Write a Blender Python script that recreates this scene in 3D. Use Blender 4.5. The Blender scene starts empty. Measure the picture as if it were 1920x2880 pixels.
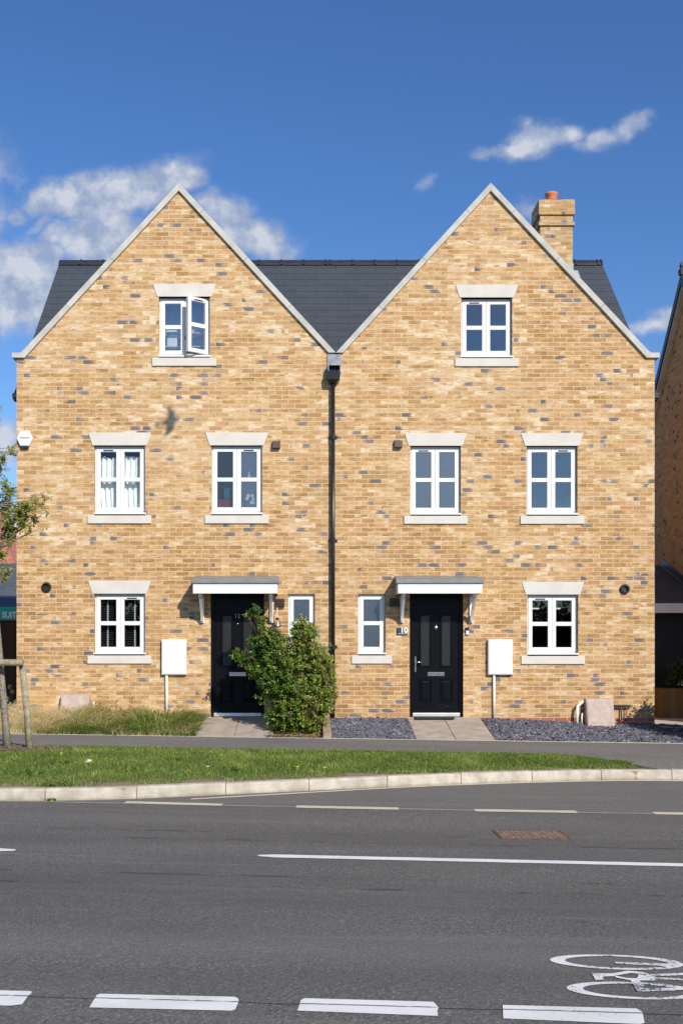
import bpy, math, random
from mathutils import Vector, Matrix, noise as mnoise

random.seed(7)
SC = bpy.context.scene
COL = SC.collection
R = math.radians

# ------------------------------------------------------------------ camera geometry (metres; house front is y = 0, street is -y)
EYE_Y, EYE_Z, FPX = -18.5, 1.225, 3065.0
CX, CY = 860.0, 1815.0
SUN_AZ, SUN_EL = R(27.6), R(33.0)
SUN = Vector((math.sin(SUN_AZ) * math.cos(SUN_EL), -math.cos(SUN_AZ) * math.cos(SUN_EL), math.sin(SUN_EL)))


def srgb(r, g, b):
    f = lambda c: (c / 255 / 12.92) if c / 255 <= 0.04045 else ((c / 255 + 0.055) / 1.055) ** 2.4
    return (f(r), f(g), f(b))


def fx(d):                       # facade x from measured units
    return (d - 702.3) / 135.33


def fz(d):
    return EYE_Z + (1482.3 - d) / 135.33


def at(px, py, y):               # measured photo point -> world point at distance plane y
    d = y - EYE_Y
    return Vector(((px - CX) * d / FPX, y, EYE_Z - (py - CY) * d / FPX))


def clamp(v, a, b):
    return max(a, min(b, v))


def zr(x):                       # road surface
    return -0.425 - 0.0115 * clamp(x, -25, 25)


def zf(x):                       # footway surface
    return -0.235 - 0.0095 * clamp(x, -25, 25)


def zb(x):                       # ground at the foot of the house
    return -0.01 if x < 2.9 else max(-0.01 - 0.04 * (x - 2.9), -0.16)


def yback(x):                    # house side edge of the footway
    return -1.5 - 0.058 * (clamp(x, -14, 14) - 1.74)


def yfront(x):                   # street side edge of the footway
    return -3.42 - 0.08 * clamp(x, -14, 14)


def hg(x, y):                    # front garden surface
    t = clamp(y / yback(x), 0, 1)
    return zb(x) * (1 - t) + zf(x) * t


def on_road(px, py):
    h0 = EYE_Z + 0.425
    x = 0.0
    for _ in range(12):
        h = EYE_Z - zr(x)
        d = FPX * h / (py - CY)
        x = (px - CX) * d / FPX
    return Vector((x, EYE_Y + d, zr(x)))


# ------------------------------------------------------------------ node helper
class NT:
    def __init__(self, tree):
        self.t = tree
        tree.nodes.clear()

    def n(self, typ, ins=None, **kw):
        nd = self.t.nodes.new(typ)
        for k, v in kw.items():
            setattr(nd, k, v)
        for k, v in (ins or {}).items():
            s = nd.inputs[k]
            if hasattr(v, 'is_output'):
                self.t.links.new(v, s)
            else:
                if isinstance(v, (tuple, list)) and len(v) == 3 and s.type == 'RGBA':
                    v = (*v, 1)
                s.default_value = v
        return nd

    def m(self, op, a, b=0.0, c=None, cl=False):
        ins = {0: a, 1: b}
        if c is not None:
            ins[2] = c
        return self.n('ShaderNodeMath', ins, operation=op, use_clamp=cl).outputs[0]

    def vm(self, op, a, b=(0, 0, 0)):
        return self.n('ShaderNodeVectorMath', {0: a, 1: b}, operation=op).outputs[0]

    def mix(self, f, a, b, bt='MIX'):
        nd = self.n('ShaderNodeMix', data_type='RGBA', blend_type=bt)
        for i, v in ((0, f), (6, a), (7, b)):
            s = nd.inputs[i]
            if hasattr(v, 'is_output'):
                self.t.links.new(v, s)
            else:
                s.default_value = (*v, 1) if isinstance(v, (tuple, list)) and len(v) == 3 else v
        return nd.outputs[2]

    def noise(self, vec, scale, detail=3, rough=0.5, dim='3D'):
        return self.n('ShaderNodeTexNoise', {'Vector': vec, 'Scale': scale, 'Detail': detail, 'Roughness': rough}, noise_dimensions=dim).outputs['Fac']

    def ramp(self, fac, stops, interp='LINEAR'):
        nd = self.n('ShaderNodeValToRGB', {0: fac})
        cr = nd.color_ramp
        cr.interpolation = interp
        while len(cr.elements) < len(stops):
            cr.elements.new(0.5)
        for e, (p, c) in zip(cr.elements, stops):
            e.position = p
            e.color = (*c, 1) if len(c) == 3 else c
        return nd.outputs[0]

    def mr(self, v, a, b, c=0.0, d=1.0, smooth=True):
        return self.n('ShaderNodeMapRange', {0: v, 1: a, 2: b, 3: c, 4: d}, interpolation_type='SMOOTHSTEP' if smooth else 'LINEAR').outputs[0]

    def pos(self):
        return self.n('ShaderNodeNewGeometry').outputs['Position']

    def sep(self, v):
        s = self.n('ShaderNodeSeparateXYZ', {0: v})
        return s.outputs[0], s.outputs[1], s.outputs[2]

    def comb(self, x, y, z=0.0):
        return self.n('ShaderNodeCombineXYZ', {0: x, 1: y, 2: z}).outputs[0]

    def bump(self, h, strength=0.3, dist=0.01):
        return self.n('ShaderNodeBump', {'Height': h, 'Strength': strength, 'Distance': dist}).outputs[0]

    def attr(self, name):
        return self.n('ShaderNodeAttribute', attribute_name=name)

    def out(self, sh):
        o = self.n('ShaderNodeOutputMaterial')
        self.t.links.new(sh, o.inputs[0])

    def bsdf(self, color, rough=0.6, normal=None, spec=0.5, metal=0.0, **extra):
        ins = {'Base Color': color, 'Roughness': rough, 'Metallic': metal, 'Specular IOR Level': spec}
        if normal is not None:
            ins['Normal'] = normal
        ins.update(extra)
        return self.n('ShaderNodeBsdfPrincipled', ins).outputs[0]


def material(name):
    m = bpy.data.materials.new(name)
    m.use_nodes = True
    return m, NT(m.node_tree)


def simple(name, col, rough=0.6, metal=0.0, var=0.12, scale=8.0, bump=0.0, spec=0.5, bscale=None):
    m, t = material(name)
    p = t.pos()
    n1 = t.noise(p, scale, 5)
    c = t.mix(t.mr(n1, 0.3, 0.7), tuple(x * (1 - var) for x in col), tuple(min(1, x * (1 + var)) for x in col))
    nrm = t.bump(t.noise(p, bscale or scale * 8, 4), bump, 0.01) if bump else None
    t.out(t.bsdf(c, t.m('ADD', rough - 0.05, t.m('MULTIPLY', n1, 0.1)), nrm, spec, metal))
    return m


def make_brick(name, stops, mortar, dark=0.06, dark_col=(0.085, 0.082, 0.092), red_below=None, mort_w=0.0095):
    m, t = material(name)
    g = t.n('ShaderNodeNewGeometry')
    x, y, z = t.sep(g.outputs['Position'])
    nx, ny, nz = t.sep(g.outputs['True Normal'])
    front = t.m('GREATER_THAN', t.m('ABSOLUTE', ny), 0.5)
    u0 = t.m('ADD', t.m('MULTIPLY', x, front), t.m('MULTIPLY', y, t.m('SUBTRACT', 1.0, front)))
    zz = t.m('DIVIDE', t.m('ADD', z, 30.0), 0.075)
    row = t.m('FLOOR', zz)
    fv = t.m('FRACT', zz)
    par = t.m('MODULO', row, 2.0)
    rowr = t.n('ShaderNodeTexWhiteNoise', {'W': row}, noise_dimensions='1D').outputs[0]
    u = t.m('ADD', t.m('ADD', t.m('DIVIDE', t.m('ADD', u0, 40.0), 0.225), t.m('MULTIPLY', par, 0.5)), t.m('MULTIPLY', rowr, 0.08))
    colm = t.m('FLOOR', u)
    fu = t.m('FRACT', u)
    idv = t.comb(colm, row, 3.0)
    w1 = t.n('ShaderNodeTexWhiteNoise', {'Vector': idv}, noise_dimensions='3D')
    r1 = w1.outputs['Value']
    c1, c2, c3 = t.sep(w1.outputs['Color'])
    w2 = t.n('ShaderNodeTexWhiteNoise', {'Vector': t.comb(colm, row, 9.0)}, noise_dimensions='3D')
    d1, d2, d3 = t.sep(w2.outputs['Color'])
    p2 = t.comb(u0, z, 0.0)
    zone = t.noise(p2, 0.55, 2)                                   # batches of paler bricks
    smear = t.noise(t.comb(t.m('MULTIPLY', u0, 7.0), t.m('MULTIPLY', z, 24.0), t.m('MULTIPLY', r1, 40.0)), 1.0, 3, 0.6)
    fine = t.noise(p2, 90.0, 3, 0.7)
    drift = t.noise(t.comb(t.m('MULTIPLY', u0, 2.6), t.m('MULTIPLY', z, 8.5), 4.0), 1.0, 4, 0.6)   # slurry drifts over neighbouring bricks
    v = t.m('ADD', t.m('ADD', t.m('MULTIPLY', r1, 0.55), t.mr(z, 2.0, 5.2, 0.15, 0.30)), t.m('MULTIPLY', t.m('SUBTRACT', zone, 0.5), 0.9))
    v = t.m('ADD', v, t.m('MULTIPLY', t.m('SUBTRACT', drift, 0.5), 1.1))
    v = t.m('ADD', v, t.m('MULTIPLY', t.m('SUBTRACT', smear, 0.5), 1.35), cl=True)
    base = t.ramp(v, stops)
    # cream slurry smears along some bricks
    sm = t.m('MULTIPLY', t.mr(smear, 0.52, 0.68), t.m('GREATER_THAN', c1, 0.55))
    base = t.mix(t.m('MULTIPLY', sm, 0.55), base, stops[-1][1])
    # scorched corners
    sc_ = t.m('MULTIPLY', t.mr(t.m('ADD', smear, t.m('MULTIPLY', drift, -0.5)), 0.02, 0.16, 1.0, 0.0), t.m('GREATER_THAN', d1, 0.55))
    base = t.mix(t.m('MULTIPLY', sc_, 0.6), base, tuple(c * 0.52 for c in stops[0][1]))
    # pinkish bricks
    base = t.mix(t.m('MULTIPLY', t.m('GREATER_THAN', c2, 0.92), 0.42), base, (0.52, 0.29, 0.17))
    base = t.mix(t.m('MULTIPLY', t.mr(t.noise(p2, 0.8, 3), 0.45, 0.7), 0.14), base, (0.66, 0.44, 0.29))
    base = t.mix(t.m('MULTIPLY', t.m('GREATER_THAN', c3, 0.90), 0.5), base, (0.36, 0.21, 0.085))
    # blue-grey flashed bricks, often only over a part of the face; they come in loose clusters
    cl = t.noise(p2, 1.1, 2)
    thr = t.m('MULTIPLY', dark, t.mr(cl, 0.36, 0.62, 0.35, 2.1))
    isd = t.m('LESS_THAN', d1, thr)
    part = t.mr(t.m('ADD', t.m('ADD', t.m('ABSOLUTE', t.m('SUBTRACT', fu, d2)), t.m('MULTIPLY', t.m('SUBTRACT', smear, 0.5), 0.9)), t.m('MULTIPLY', d3, 0.15)), 0.22, 0.62, 1.0, 0.0)
    dk = t.mix(t.m('ADD', t.m('MULTIPLY', d3, 0.6), t.m('MULTIPLY', smear, 0.5)), dark_col, tuple(c * 2.5 for c in dark_col))
    base = t.mix(t.m('MULTIPLY', t.m('MULTIPLY', isd, part), t.mr(d2, 0.0, 1.0, 1.0, 0.75)), base, dk)
    base = t.mix(t.mr(fine, 0.25, 0.75, 0.0, 0.16), base, tuple(c * 0.55 for c in stops[0][1]))
    if red_below is not None:
        base = t.mix(t.m('MULTIPLY', t.m('LESS_THAN', z, red_below), 0.92), base, t.mix(r1, (0.30, 0.10, 0.07), (0.40, 0.16, 0.11)))
    wob = t.m('MULTIPLY', t.m('SUBTRACT', t.noise(p2, 30.0, 2), 0.5), 0.006)
    mu = t.m('MINIMUM', t.m('MULTIPLY', fu, 0.225), t.m('MULTIPLY', t.m('SUBTRACT', 1.0, fu), 0.225))
    mv = t.m('MINIMUM', t.m('MULTIPLY', fv, 0.075), t.m('MULTIPLY', t.m('SUBTRACT', 1.0, fv), 0.075))
    dist = t.m('ADD', t.m('MINIMUM', mu, mv), wob)
    mk = t.mr(dist, mort_w * 0.42, mort_w * 0.68, 1.0, 0.0)
    mcol = t.mix(t.mr(zone, 0.35, 0.65), mortar, tuple(c * 0.86 for c in mortar))
    colr = t.mix(t.m('MULTIPLY', mk, 0.8), base, mcol)
    h = t.m('ADD', t.m('MULTIPLY', t.m('SUBTRACT', 1.0, mk), 1.0), t.m('MULTIPLY', fine, 0.5))
    t.out(t.bsdf(colr, 0.85, t.bump(h, 0.35, 0.004), 0.25))
    return m


BUFF = [(0.0, (0.310, 0.178, 0.070)), (0.28, (0.458, 0.268, 0.105)), (0.55, (0.552, 0.348, 0.157)), (0.8, (0.635, 0.460, 0.258)), (1.0, (0.75, 0.61, 0.425))]
M = {}
M['brick'] = make_brick('buff_brick', BUFF, (0.70, 0.535, 0.375), red_below=0.0, dark=0.066)
M['brick_chimney'] = make_brick('chimney_brick', BUFF, (0.36, 0.30, 0.23), dark=0.05, mort_w=0.012)
M['brick_red'] = make_brick('red_brick', [(0.0, (0.33, 0.12, 0.08)), (0.5, (0.42, 0.17, 0.12)), (1.0, (0.5, 0.24, 0.17))], (0.4, 0.32, 0.28))
M['brick_brown'] = make_brick('brown_brick', [(0.0, (0.33, 0.18, 0.07)), (0.3, (0.42, 0.25, 0.10)), (0.7, (0.48, 0.30, 0.13)), (1.0, (0.58, 0.38, 0.18))], (0.40, 0.30, 0.18), dark=0.09, dark_col=(0.05, 0.045, 0.045))
M['stone'] = simple('cast_stone', (0.615, 0.585, 0.53), 0.85, var=0.05, scale=3.0, bump=0.15, bscale=140)
M['coping'] = simple('coping_stone', (0.50, 0.485, 0.445), 0.9, var=0.12, scale=5.0, bump=0.2, bscale=90)
M['upvc'] = simple('white_upvc', (0.77, 0.77, 0.765), 0.28, var=0.012, scale=2.0)
M['white_paint'] = simple('white_paint', (0.82, 0.81, 0.77), 0.45, var=0.03, scale=5.0)
M['grp_white'] = simple('white_fibreglass', (0.76, 0.755, 0.74), 0.3, var=0.02)
M['grp_grey'] = simple('grey_fibreglass', (0.20, 0.215, 0.215), 0.5, var=0.12, scale=6, bump=0.1)
M['lead'] = simple('grey_lead', (0.24, 0.26, 0.29), 0.5, var=0.22, scale=9, metal=0.3, bump=0.2, bscale=30)
M['lead_pale'] = simple('pale_lead', (0.36, 0.39, 0.39), 0.6, var=0.15, scale=9)
M['black_gloss'] = simple('black_plastic', (0.014, 0.014, 0.016), 0.3, var=0.2)
M['black_matt'] = simple('black_paint', (0.012, 0.012, 0.013), 0.55, var=0.2)
M['brown_plastic'] = simple('brown_plastic', (0.062, 0.030, 0.026), 0.45, var=0.15)
M['chrome'] = simple('chrome', (0.78, 0.78, 0.78), 0.18, metal=1.0, var=0.04)
M['alu'] = simple('bare_aluminium', (0.75, 0.76, 0.77), 0.38, metal=0.6, var=0.06)
M['vent_grey'] = simple('vent_grey', (0.09, 0.09, 0.095), 0.5)
M['navy'] = simple('navy_plastic', (0.012, 0.03, 0.055), 0.3)
M['purple'] = simple('purple_print', (0.20, 0.06, 0.25), 0.5)
M['terracotta'] = simple('terracotta', (0.56, 0.20, 0.105), 0.8, var=0.14, scale=14)
M['gasbox'] = simple('faded_gas_box', (0.46, 0.365, 0.315), 0.75, var=0.12, scale=11, bump=0.1)
M['white_pipe'] = simple('white_pipe', (0.80, 0.77, 0.68), 0.5, var=0.07)
M['room_gloom'] = simple('unlit_room_colour', (0.055, 0.055, 0.055), 0.9)  # lack of light indoors is put into this near-black colour
M['backing_pale'] = simple('pale_backing', (0.50, 0.53, 0.53), 0.9)  # for the pale panel added behind the attic window
M['fabric_white'] = simple('white_curtain', (0.88, 0.89, 0.86), 0.9, var=0.03)
M['blind'] = simple('dark_blind', (0.022, 0.023, 0.026), 0.5)
M['edging'] = simple('concrete_edging', (0.33, 0.245, 0.155), 0.9, var=0.25, scale=22, bump=0.4)
M['concrete'] = simple('pale_concrete', (0.50, 0.45, 0.37), 0.9, var=0.12, scale=6, bump=0.2)
M['soil'] = simple('dry_soil', (0.20, 0.135, 0.085), 0.95, var=0.45, scale=20, bump=0.8, bscale=60)
M['field'] = simple('field', (0.06, 0.085, 0.03), 0.95, var=0.3, scale=0.4)
M['post_wood'] = simple('weathered_wood', (0.31, 0.265, 0.175), 0.9, var=0.28, scale=18, bump=0.5)
M['sign_green'] = simple('green_board', (0.022, 0.46, 0.27), 0.5, var=0.04)
M['sign_white'] = simple('white_letters', (0.85, 0.86, 0.85), 0.5, var=0.01)
M['bark'] = simple('tree_bark', (0.24, 0.205, 0.155), 0.95, var=0.35, scale=30, bump=0.6)
M['twig'] = simple('twig_bark', (0.11, 0.075, 0.05), 0.9, var=0.3, scale=30)
M['pebble_white'] = simple('litter_white', (0.8, 0.8, 0.8), 0.5)
M['skin_bird'] = simple('dark_feathers', (0.09, 0.09, 0.10), 0.8)
M['rubber_mat'] = simple('rubber_mat', (0.03, 0.028, 0.025), 0.9)
M['cardboard'] = simple('pale_card', (0.72, 0.73, 0.70), 0.8)
M['petal'] = simple('white_petal', (0.85, 0.86, 0.88), 0.6)
M['red_cloth'] = simple('red_towel', (0.34, 0.05, 0.06), 0.9)
M['teal_cloth'] = simple('teal_towel', (0.03, 0.20, 0.22), 0.9)
M['slatgrey'] = simple('cladding_grey', (0.085, 0.095, 0.115), 0.7, var=0.1)


def mk_thatch():
    m, t = material('lawn_thatch')
    a = t.attr('tint').outputs['Fac']
    n1 = t.noise(t.pos(), 9.0, 4)
    n2 = t.noise(t.pos(), 70.0, 3)
    f = t.mr(t.m('ADD', a, t.m('MULTIPLY', t.m('SUBTRACT', n1, 0.5), 0.9)), 0.35, 0.65)
    c = t.mix(f, t.mix(n1, (0.085, 0.125, 0.028), (0.14, 0.16, 0.05)), t.mix(n2, (0.17, 0.125, 0.075), (0.32, 0.25, 0.16)))
    t.out(t.bsdf(c, 0.95, t.bump(n2, 0.6, 0.01), 0.2))
    return m


M['lawn_soil'] = mk_thatch()


def mk_door():
    m, t = material('black_door')
    p = t.pos()
    x, y, z = t.sep(p)
    gr = t.noise(t.comb(t.m('MULTIPLY', x, 60.0), 0.0, t.m('MULTIPLY', z, 4.0)), 1.0, 4, 0.6)
    c = t.mix(gr, (0.0035, 0.004, 0.006), (0.007, 0.008, 0.011))
    t.out(t.bsdf(c, 0.30, t.bump(gr, 0.25, 0.004), 0.12))
    return m


M['door'] = mk_door()


def mk_wood(name, a, b, rough=0.85):
    m, t = material(name)
    x, y, z = t.sep(t.pos())
    board = t.m('FLOOR', t.m('DIVIDE', t.m('ADD', x, t.m('MULTIPLY', y, 0.37)), 0.12))
    rn = t.n('ShaderNodeTexWhiteNoise', {'W': board}, noise_dimensions='1D').outputs[0]
    gr = t.noise(t.comb(t.m('MULTIPLY', x, 40.0), t.m('MULTIPLY', y, 40.0), t.m('MULTIPLY', z, 2.5)), 1.0, 4, 0.6)
    c = t.mix(t.m('ADD', t.m('MULTIPLY', rn, 0.5), t.m('MULTIPLY', gr, 0.5)), a, b)
    t.out(t.bsdf(c, rough, t.bump(gr, 0.3, 0.004), 0.2))
    return m


M['fence_wood'] = mk_wood('brown_fence_boards', (0.045, 0.024, 0.012), (0.12, 0.065, 0.032))
M['planter_wood'] = mk_wood('planter_boards', (0.15, 0.085, 0.032), (0.26, 0.155, 0.065))


def mk_slate(name, a, b, course, width, rough=0.5, axis='x', zoff=0.0):
    m, t = material(name)
    x, y, z = t.sep(t.pos())
    u0 = x if axis == 'x' else y
    row = t.m('FLOOR', t.m('DIVIDE', t.m('ADD', z, 50.0 + zoff), course))
    u = t.m('ADD', t.m('DIVIDE', u0, width), t.m('MULTIPLY', t.m('MODULO', row, 2.0), 0.5))
    cid = t.m('FLOOR', t.m('ADD', u, 100.0))
    w = t.n('ShaderNodeTexWhiteNoise', {'Vector': t.comb(cid, row, 2.0)}, noise_dimensions='3D').outputs['Value']
    fu = t.m('FRACT', u)
    edge = t.mr(t.m('MINIMUM', fu, t.m('SUBTRACT', 1.0, fu)), 0.006, 0.02, 1.0, 0.0)
    n1 = t.noise(t.pos(), 7.0, 4)
    c = t.mix(t.m('ADD', t.m('MULTIPLY', w, 0.6), t.m('MULTIPLY', n1, 0.4)), a, b)
    c = t.mix(t.m('MULTIPLY', edge, 0.75), c, tuple(k * 0.55 for k in a))
    t.out(t.bsdf(c, rough, t.bump(t.noise(t.pos(), 60.0, 3), 0.15, 0.004), 0.4))
    return m


M['slate'] = mk_slate('roof_slate', (0.051, 0.060, 0.070), (0.064, 0.074, 0.085), 0.1775, 0.40)
M['ridge'] = simple('ridge_tile', (0.025, 0.028, 0.036), 0.5, var=0.2)
M['slate_far'] = mk_slate('grey_roof_tiles', (0.075, 0.085, 0.105), (0.10, 0.115, 0.14), 0.10, 0.3)
M['red_tile'] = mk_slate('red_roof_tiles', (0.36, 0.12, 0.085), (0.52, 0.21, 0.15), 0.09, 0.2, rough=0.8)


def mk_asphalt(name, base, kind):
    m, t = material(name)
    p = t.pos()
    x, y, z = t.sep(p)
    yy = t.m('ADD', y, t.m('MULTIPLY', x, 0.05))                 # distance across the carriageway
    vor = t.n('ShaderNodeTexVoronoi', {'Vector': p, 'Scale': 85.0}, feature='F1')
    agg = t.n('ShaderNodeSeparateColor', {0: vor.outputs['Color']}).outputs[0]
    n1 = t.noise(p, 45.0, 5, 0.7)
    n2 = t.noise(t.comb(t.m('MULTIPLY', x, 0.35), t.m('MULTIPLY', yy, 1.5)), 1.0, 4, 0.55)
    n3 = t.noise(p, 1.1, 3)
    dk = tuple(c * 0.68 for c in base)
    lt = tuple(c * 1.34 for c in base)
    c = t.mix(t.mr(n1, 0.25, 0.75), dk, lt)
    c = t.mix(t.m('MULTIPLY', t.m('GREATER_THAN', agg, 0.86), 0.45), c, tuple(v * 2.3 for v in base))
    c = t.mix(t.m('MULTIPLY', t.m('LESS_THAN', agg, 0.12), 0.5), c, tuple(v * 0.35 for v in base))
    c = t.mix(t.mr(n2, 0.3, 0.7, 0.0, 0.5), c, tuple(v * 0.74 for v in base))
    c = t.mix(t.mr(n3, 0.45, 0.8, 0.0, 0.25), c, tuple(v * 1.25 for v in base))
    if kind == 'road':
        c = t.mix(t.mr(yy, -7.25, -7.05, 0.0, 0.32, False), c, tuple(v * 1.45 for v in base))
        sweep = t.noise(t.comb(t.m('MULTIPLY', t.m('ADD', x, t.m('MULTIPLY', yy, 2.2)), 0.22), t.m('MULTIPLY', t.m('SUBTRACT', yy, t.m('MULTIPLY', t.m('MULTIPLY', x, x), 0.012)), 4.5), 6.0), 1.0, 3, 0.5)
        c = t.mix(t.m('MULTIPLY', t.mr(sweep, 0.56, 0.70), 0.30), c, tuple(v * 1.6 for v in base))
        oil = t.mr(t.noise(t.comb(t.m('MULTIPLY', x, 1.6), t.m('MULTIPLY', yy, 4.0), 17.0), 1.0, 5, 0.7), 0.64, 0.74)
        c = t.mix(t.m('MULTIPLY', oil, 0.45), c, tuple(v * 0.5 for v in base))
        # wheel-polished bands and dark tar streaks along the lanes
        for yc, wdt, f, mul in ((-7.2, 0.28, 0.30, 1.5), (-11.2, 0.9, 0.42, 0.62), (-9.3, 0.5, 0.34, 0.66), (-12.6, 0.45, 0.42, 1.5), (-8.3, 0.5, 0.25, 1.4)):
            band = t.m('MULTIPLY', t.mr(t.m('ABSOLUTE', t.m('SUBTRACT', yy, yc)), 0.0, wdt, 1.0, 0.0), t.mr(n2, 0.2, 0.7, 0.5, 1.0))
            c = t.mix(t.m('MULTIPLY', band, f), c, tuple(v * mul for v in base))
        for yc, sd in ((-11.1, 3.0), (-8.95, 8.0), (-10.75, 13.0), (-9.35, 21.0)):
            ln = t.noise(t.comb(t.m('MULTIPLY', x, 1.3), t.m('MULTIPLY', y, 3.0), sd), 1.0, 4, 0.7)
            wv = t.m('ADD', yy, t.m('MULTIPLY', t.m('SUBTRACT', t.noise(t.comb(x, sd), 2.0, 3), 0.5), 0.16))
            st = t.m('MULTIPLY', t.mr(t.m('ABSOLUTE', t.m('SUBTRACT', wv, yc)), 0.0, 0.05, 1.0, 0.0), t.mr(ln, 0.47, 0.60))
            c = t.mix(t.m('MULTIPLY', st, 0.75), c, tuple(v * 0.30 for v in base))
        # open seam along the near lane edge, and the centre seam
        for yc, wd, f in ((-13.50, 0.010, 0.85), (-10.06, 0.009, 0.35)):
            wv = t.m('ADD', yy, t.m('MULTIPLY', t.m('SUBTRACT', t.noise(t.comb(x, yc), 6.0, 4, 0.7), 0.5), 0.022))
            st = t.mr(t.m('ABSOLUTE', t.m('SUBTRACT', wv, yc)), wd * 0.4, wd, 1.0, 0.0)
            c = t.mix(t.m('MULTIPLY', st, f), c, tuple(v * 0.16 for v in base))
        # pale patches
        pt = t.mr(t.noise(p, 2.6, 5, 0.65), 0.66, 0.74)
        c = t.mix(t.m('MULTIPLY', pt, 0.35), c, tuple(v * 1.9 for v in base))
    h = t.m('ADD', t.m('MULTIPLY', vor.outputs['Distance'], 1.0), n1)
    t.out(t.bsdf(c, 0.82, t.bump(h, 0.5, 0.006), 0.3))
    return m


M['road'] = mk_asphalt('road_asphalt', (0.128, 0.121, 0.111), 'road')
M['footway'] = mk_asphalt('footway_asphalt', (0.170, 0.160, 0.147), 'foot')


def mk_paint(name, col, wear, base=(0.10, 0.10, 0.10)):
    m, t = material(name)
    p = t.pos()
    x, y, z = t.sep(p)
    n1 = t.noise(p, 55.0, 5, 0.75)
    n2 = t.noise(p, 4.0, 3)
    w = t.m('ADD', n1, t.m('MULTIPLY', t.m('SUBTRACT', n2, 0.5), 0.5))
    f = t.mr(w, 0.60 + (1 - wear) * 0.16, 0.70 + (1 - wear) * 0.16)
    c = t.mix(t.mr(n2, 0.3, 0.7), col, tuple(v * 0.87 for v in col))
    c = t.mix(f, c, base)
    yy = t.m('ADD', y, t.m('MULTIPLY', x, 0.05))
    wv = t.m('ADD', yy, t.m('MULTIPLY', t.m('SUBTRACT', t.noise(t.comb(x, -13.5), 6.0, 4, 0.7), 0.5), 0.022))
    st = t.m('MULTIPLY', t.mr(t.m('ABSOLUTE', t.m('SUBTRACT', wv, -13.50)), 0.004, 0.011, 1.0, 0.0), t.mr(t.noise(t.comb(x, 4.0), 9.0, 3), 0.28, 0.48))
    c = t.mix(t.m('MULTIPLY', st, 0.85), c, tuple(v * 0.35 for v in base))
    t.out(t.bsdf(c, 0.7, t.bump(n1, 0.4, 0.004), 0.3))
    return m


M['paint_white'] = mk_paint('white_road_paint', (0.80, 0.79, 0.755), 0.62)
M['paint_worn'] = mk_paint('worn_white_road_paint', (0.78, 0.77, 0.745), 1.5)
M['paint_cream'] = mk_paint('cream_road_paint', (0.64, 0.57, 0.42), 0.55)
M['paint_pale'] = mk_paint('faded_grey_line', (0.27, 0.27, 0.265), 1.2)


def mk_kerb():
    m, t = material('kerb_concrete')
    p = t.pos()
    x, y, z = t.sep(p)
    n1 = t.noise(p, 6.0, 5, 0.6)
    n2 = t.noise(p, 60.0, 4, 0.6)
    c = t.mix(t.mr(n1, 0.3, 0.7), (0.38, 0.335, 0.265), (0.56, 0.51, 0.425))
    c = t.mix(t.mr(n2, 0.55, 0.8, 0.0, 0.5), c, (0.34, 0.29, 0.22))
    n3 = t.noise(t.comb(t.m('MULTIPLY', x, 2.2), t.m('MULTIPLY', z, 16.0), 2.0), 1.0, 5, 0.65)
    c = t.mix(t.mr(n3, 0.50, 0.72, 0.0, 0.55), c, (0.36, 0.34, 0.30))
    zl = t.m('SUBTRACT', z, t.m('ADD', t.m('MULTIPLY', x, -0.0115), -0.425))
    dirt = t.m('MULTIPLY', t.mr(t.m('ADD', zl, t.m('MULTIPLY', t.m('SUBTRACT', n1, 0.5), 0.06)), 0.0, 0.04, 1.0, 0.0), 0.55)
    c = t.mix(dirt, c, (0.25, 0.20, 0.14))
    t.out(t.bsdf(c, 0.9, t.bump(n2, 0.3, 0.004), 0.2))
    return m


M['kerb'] = mk_kerb()


def mk_slab():
    m, t = material('buff_paving_slab')
    p = t.pos()
    n1 = t.noise(p, 5.0, 4)
    n2 = t.noise(p, 90.0, 3, 0.7)
    c = t.mix(t.mr(n1, 0.3, 0.7), (0.335, 0.28, 0.225), (0.43, 0.37, 0.305))
    c = t.mix(t.mr(n2, 0.5, 0.8, 0.0, 0.35), c, (0.26, 0.22, 0.17))
    t.out(t.bsdf(c, 0.9, t.bump(n2, 0.3, 0.003), 0.2))
    return m


M['slab'] = mk_slab()
M['slab_joint'] = simple('slab_joint', (0.16, 0.13, 0.10), 0.95, var=0.2)


def mk_glass(name, refl, tint=(0.86, 0.9, 0.9)):
    m, t = material(name)
    wob = t.noise(t.pos(), 2.6, 2)
    nrm = t.bump(wob, 0.12, 0.02)
    gl = t.n('ShaderNodeBsdfGlossy', {'Color': (0.9, 0.95, 1.0), 'Roughness': 0.015, 'Normal': nrm}).outputs[0]
    tr = t.n('ShaderNodeBsdfTransparent', {'Color': tint}).outputs[0]
    fc = t.n('ShaderNodeLayerWeight', {'Blend': 0.5}).outputs['Facing']
    f = t.m('ADD', t.m('MULTIPLY', t.m('POWER', fc, 5.0), 0.8), refl, cl=True)
    bf = t.n('ShaderNodeNewGeometry').outputs['Backfacing']
    cl = t.n('ShaderNodeBsdfTransparent', {'Color': (1, 1, 1)}).outputs[0]
    front = t.n('ShaderNodeMixShader', {0: f, 1: tr, 2: gl}).outputs[0]
    t.out(t.n('ShaderNodeMixShader', {0: bf, 1: front, 2: cl}).outputs[0])
    return m


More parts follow.
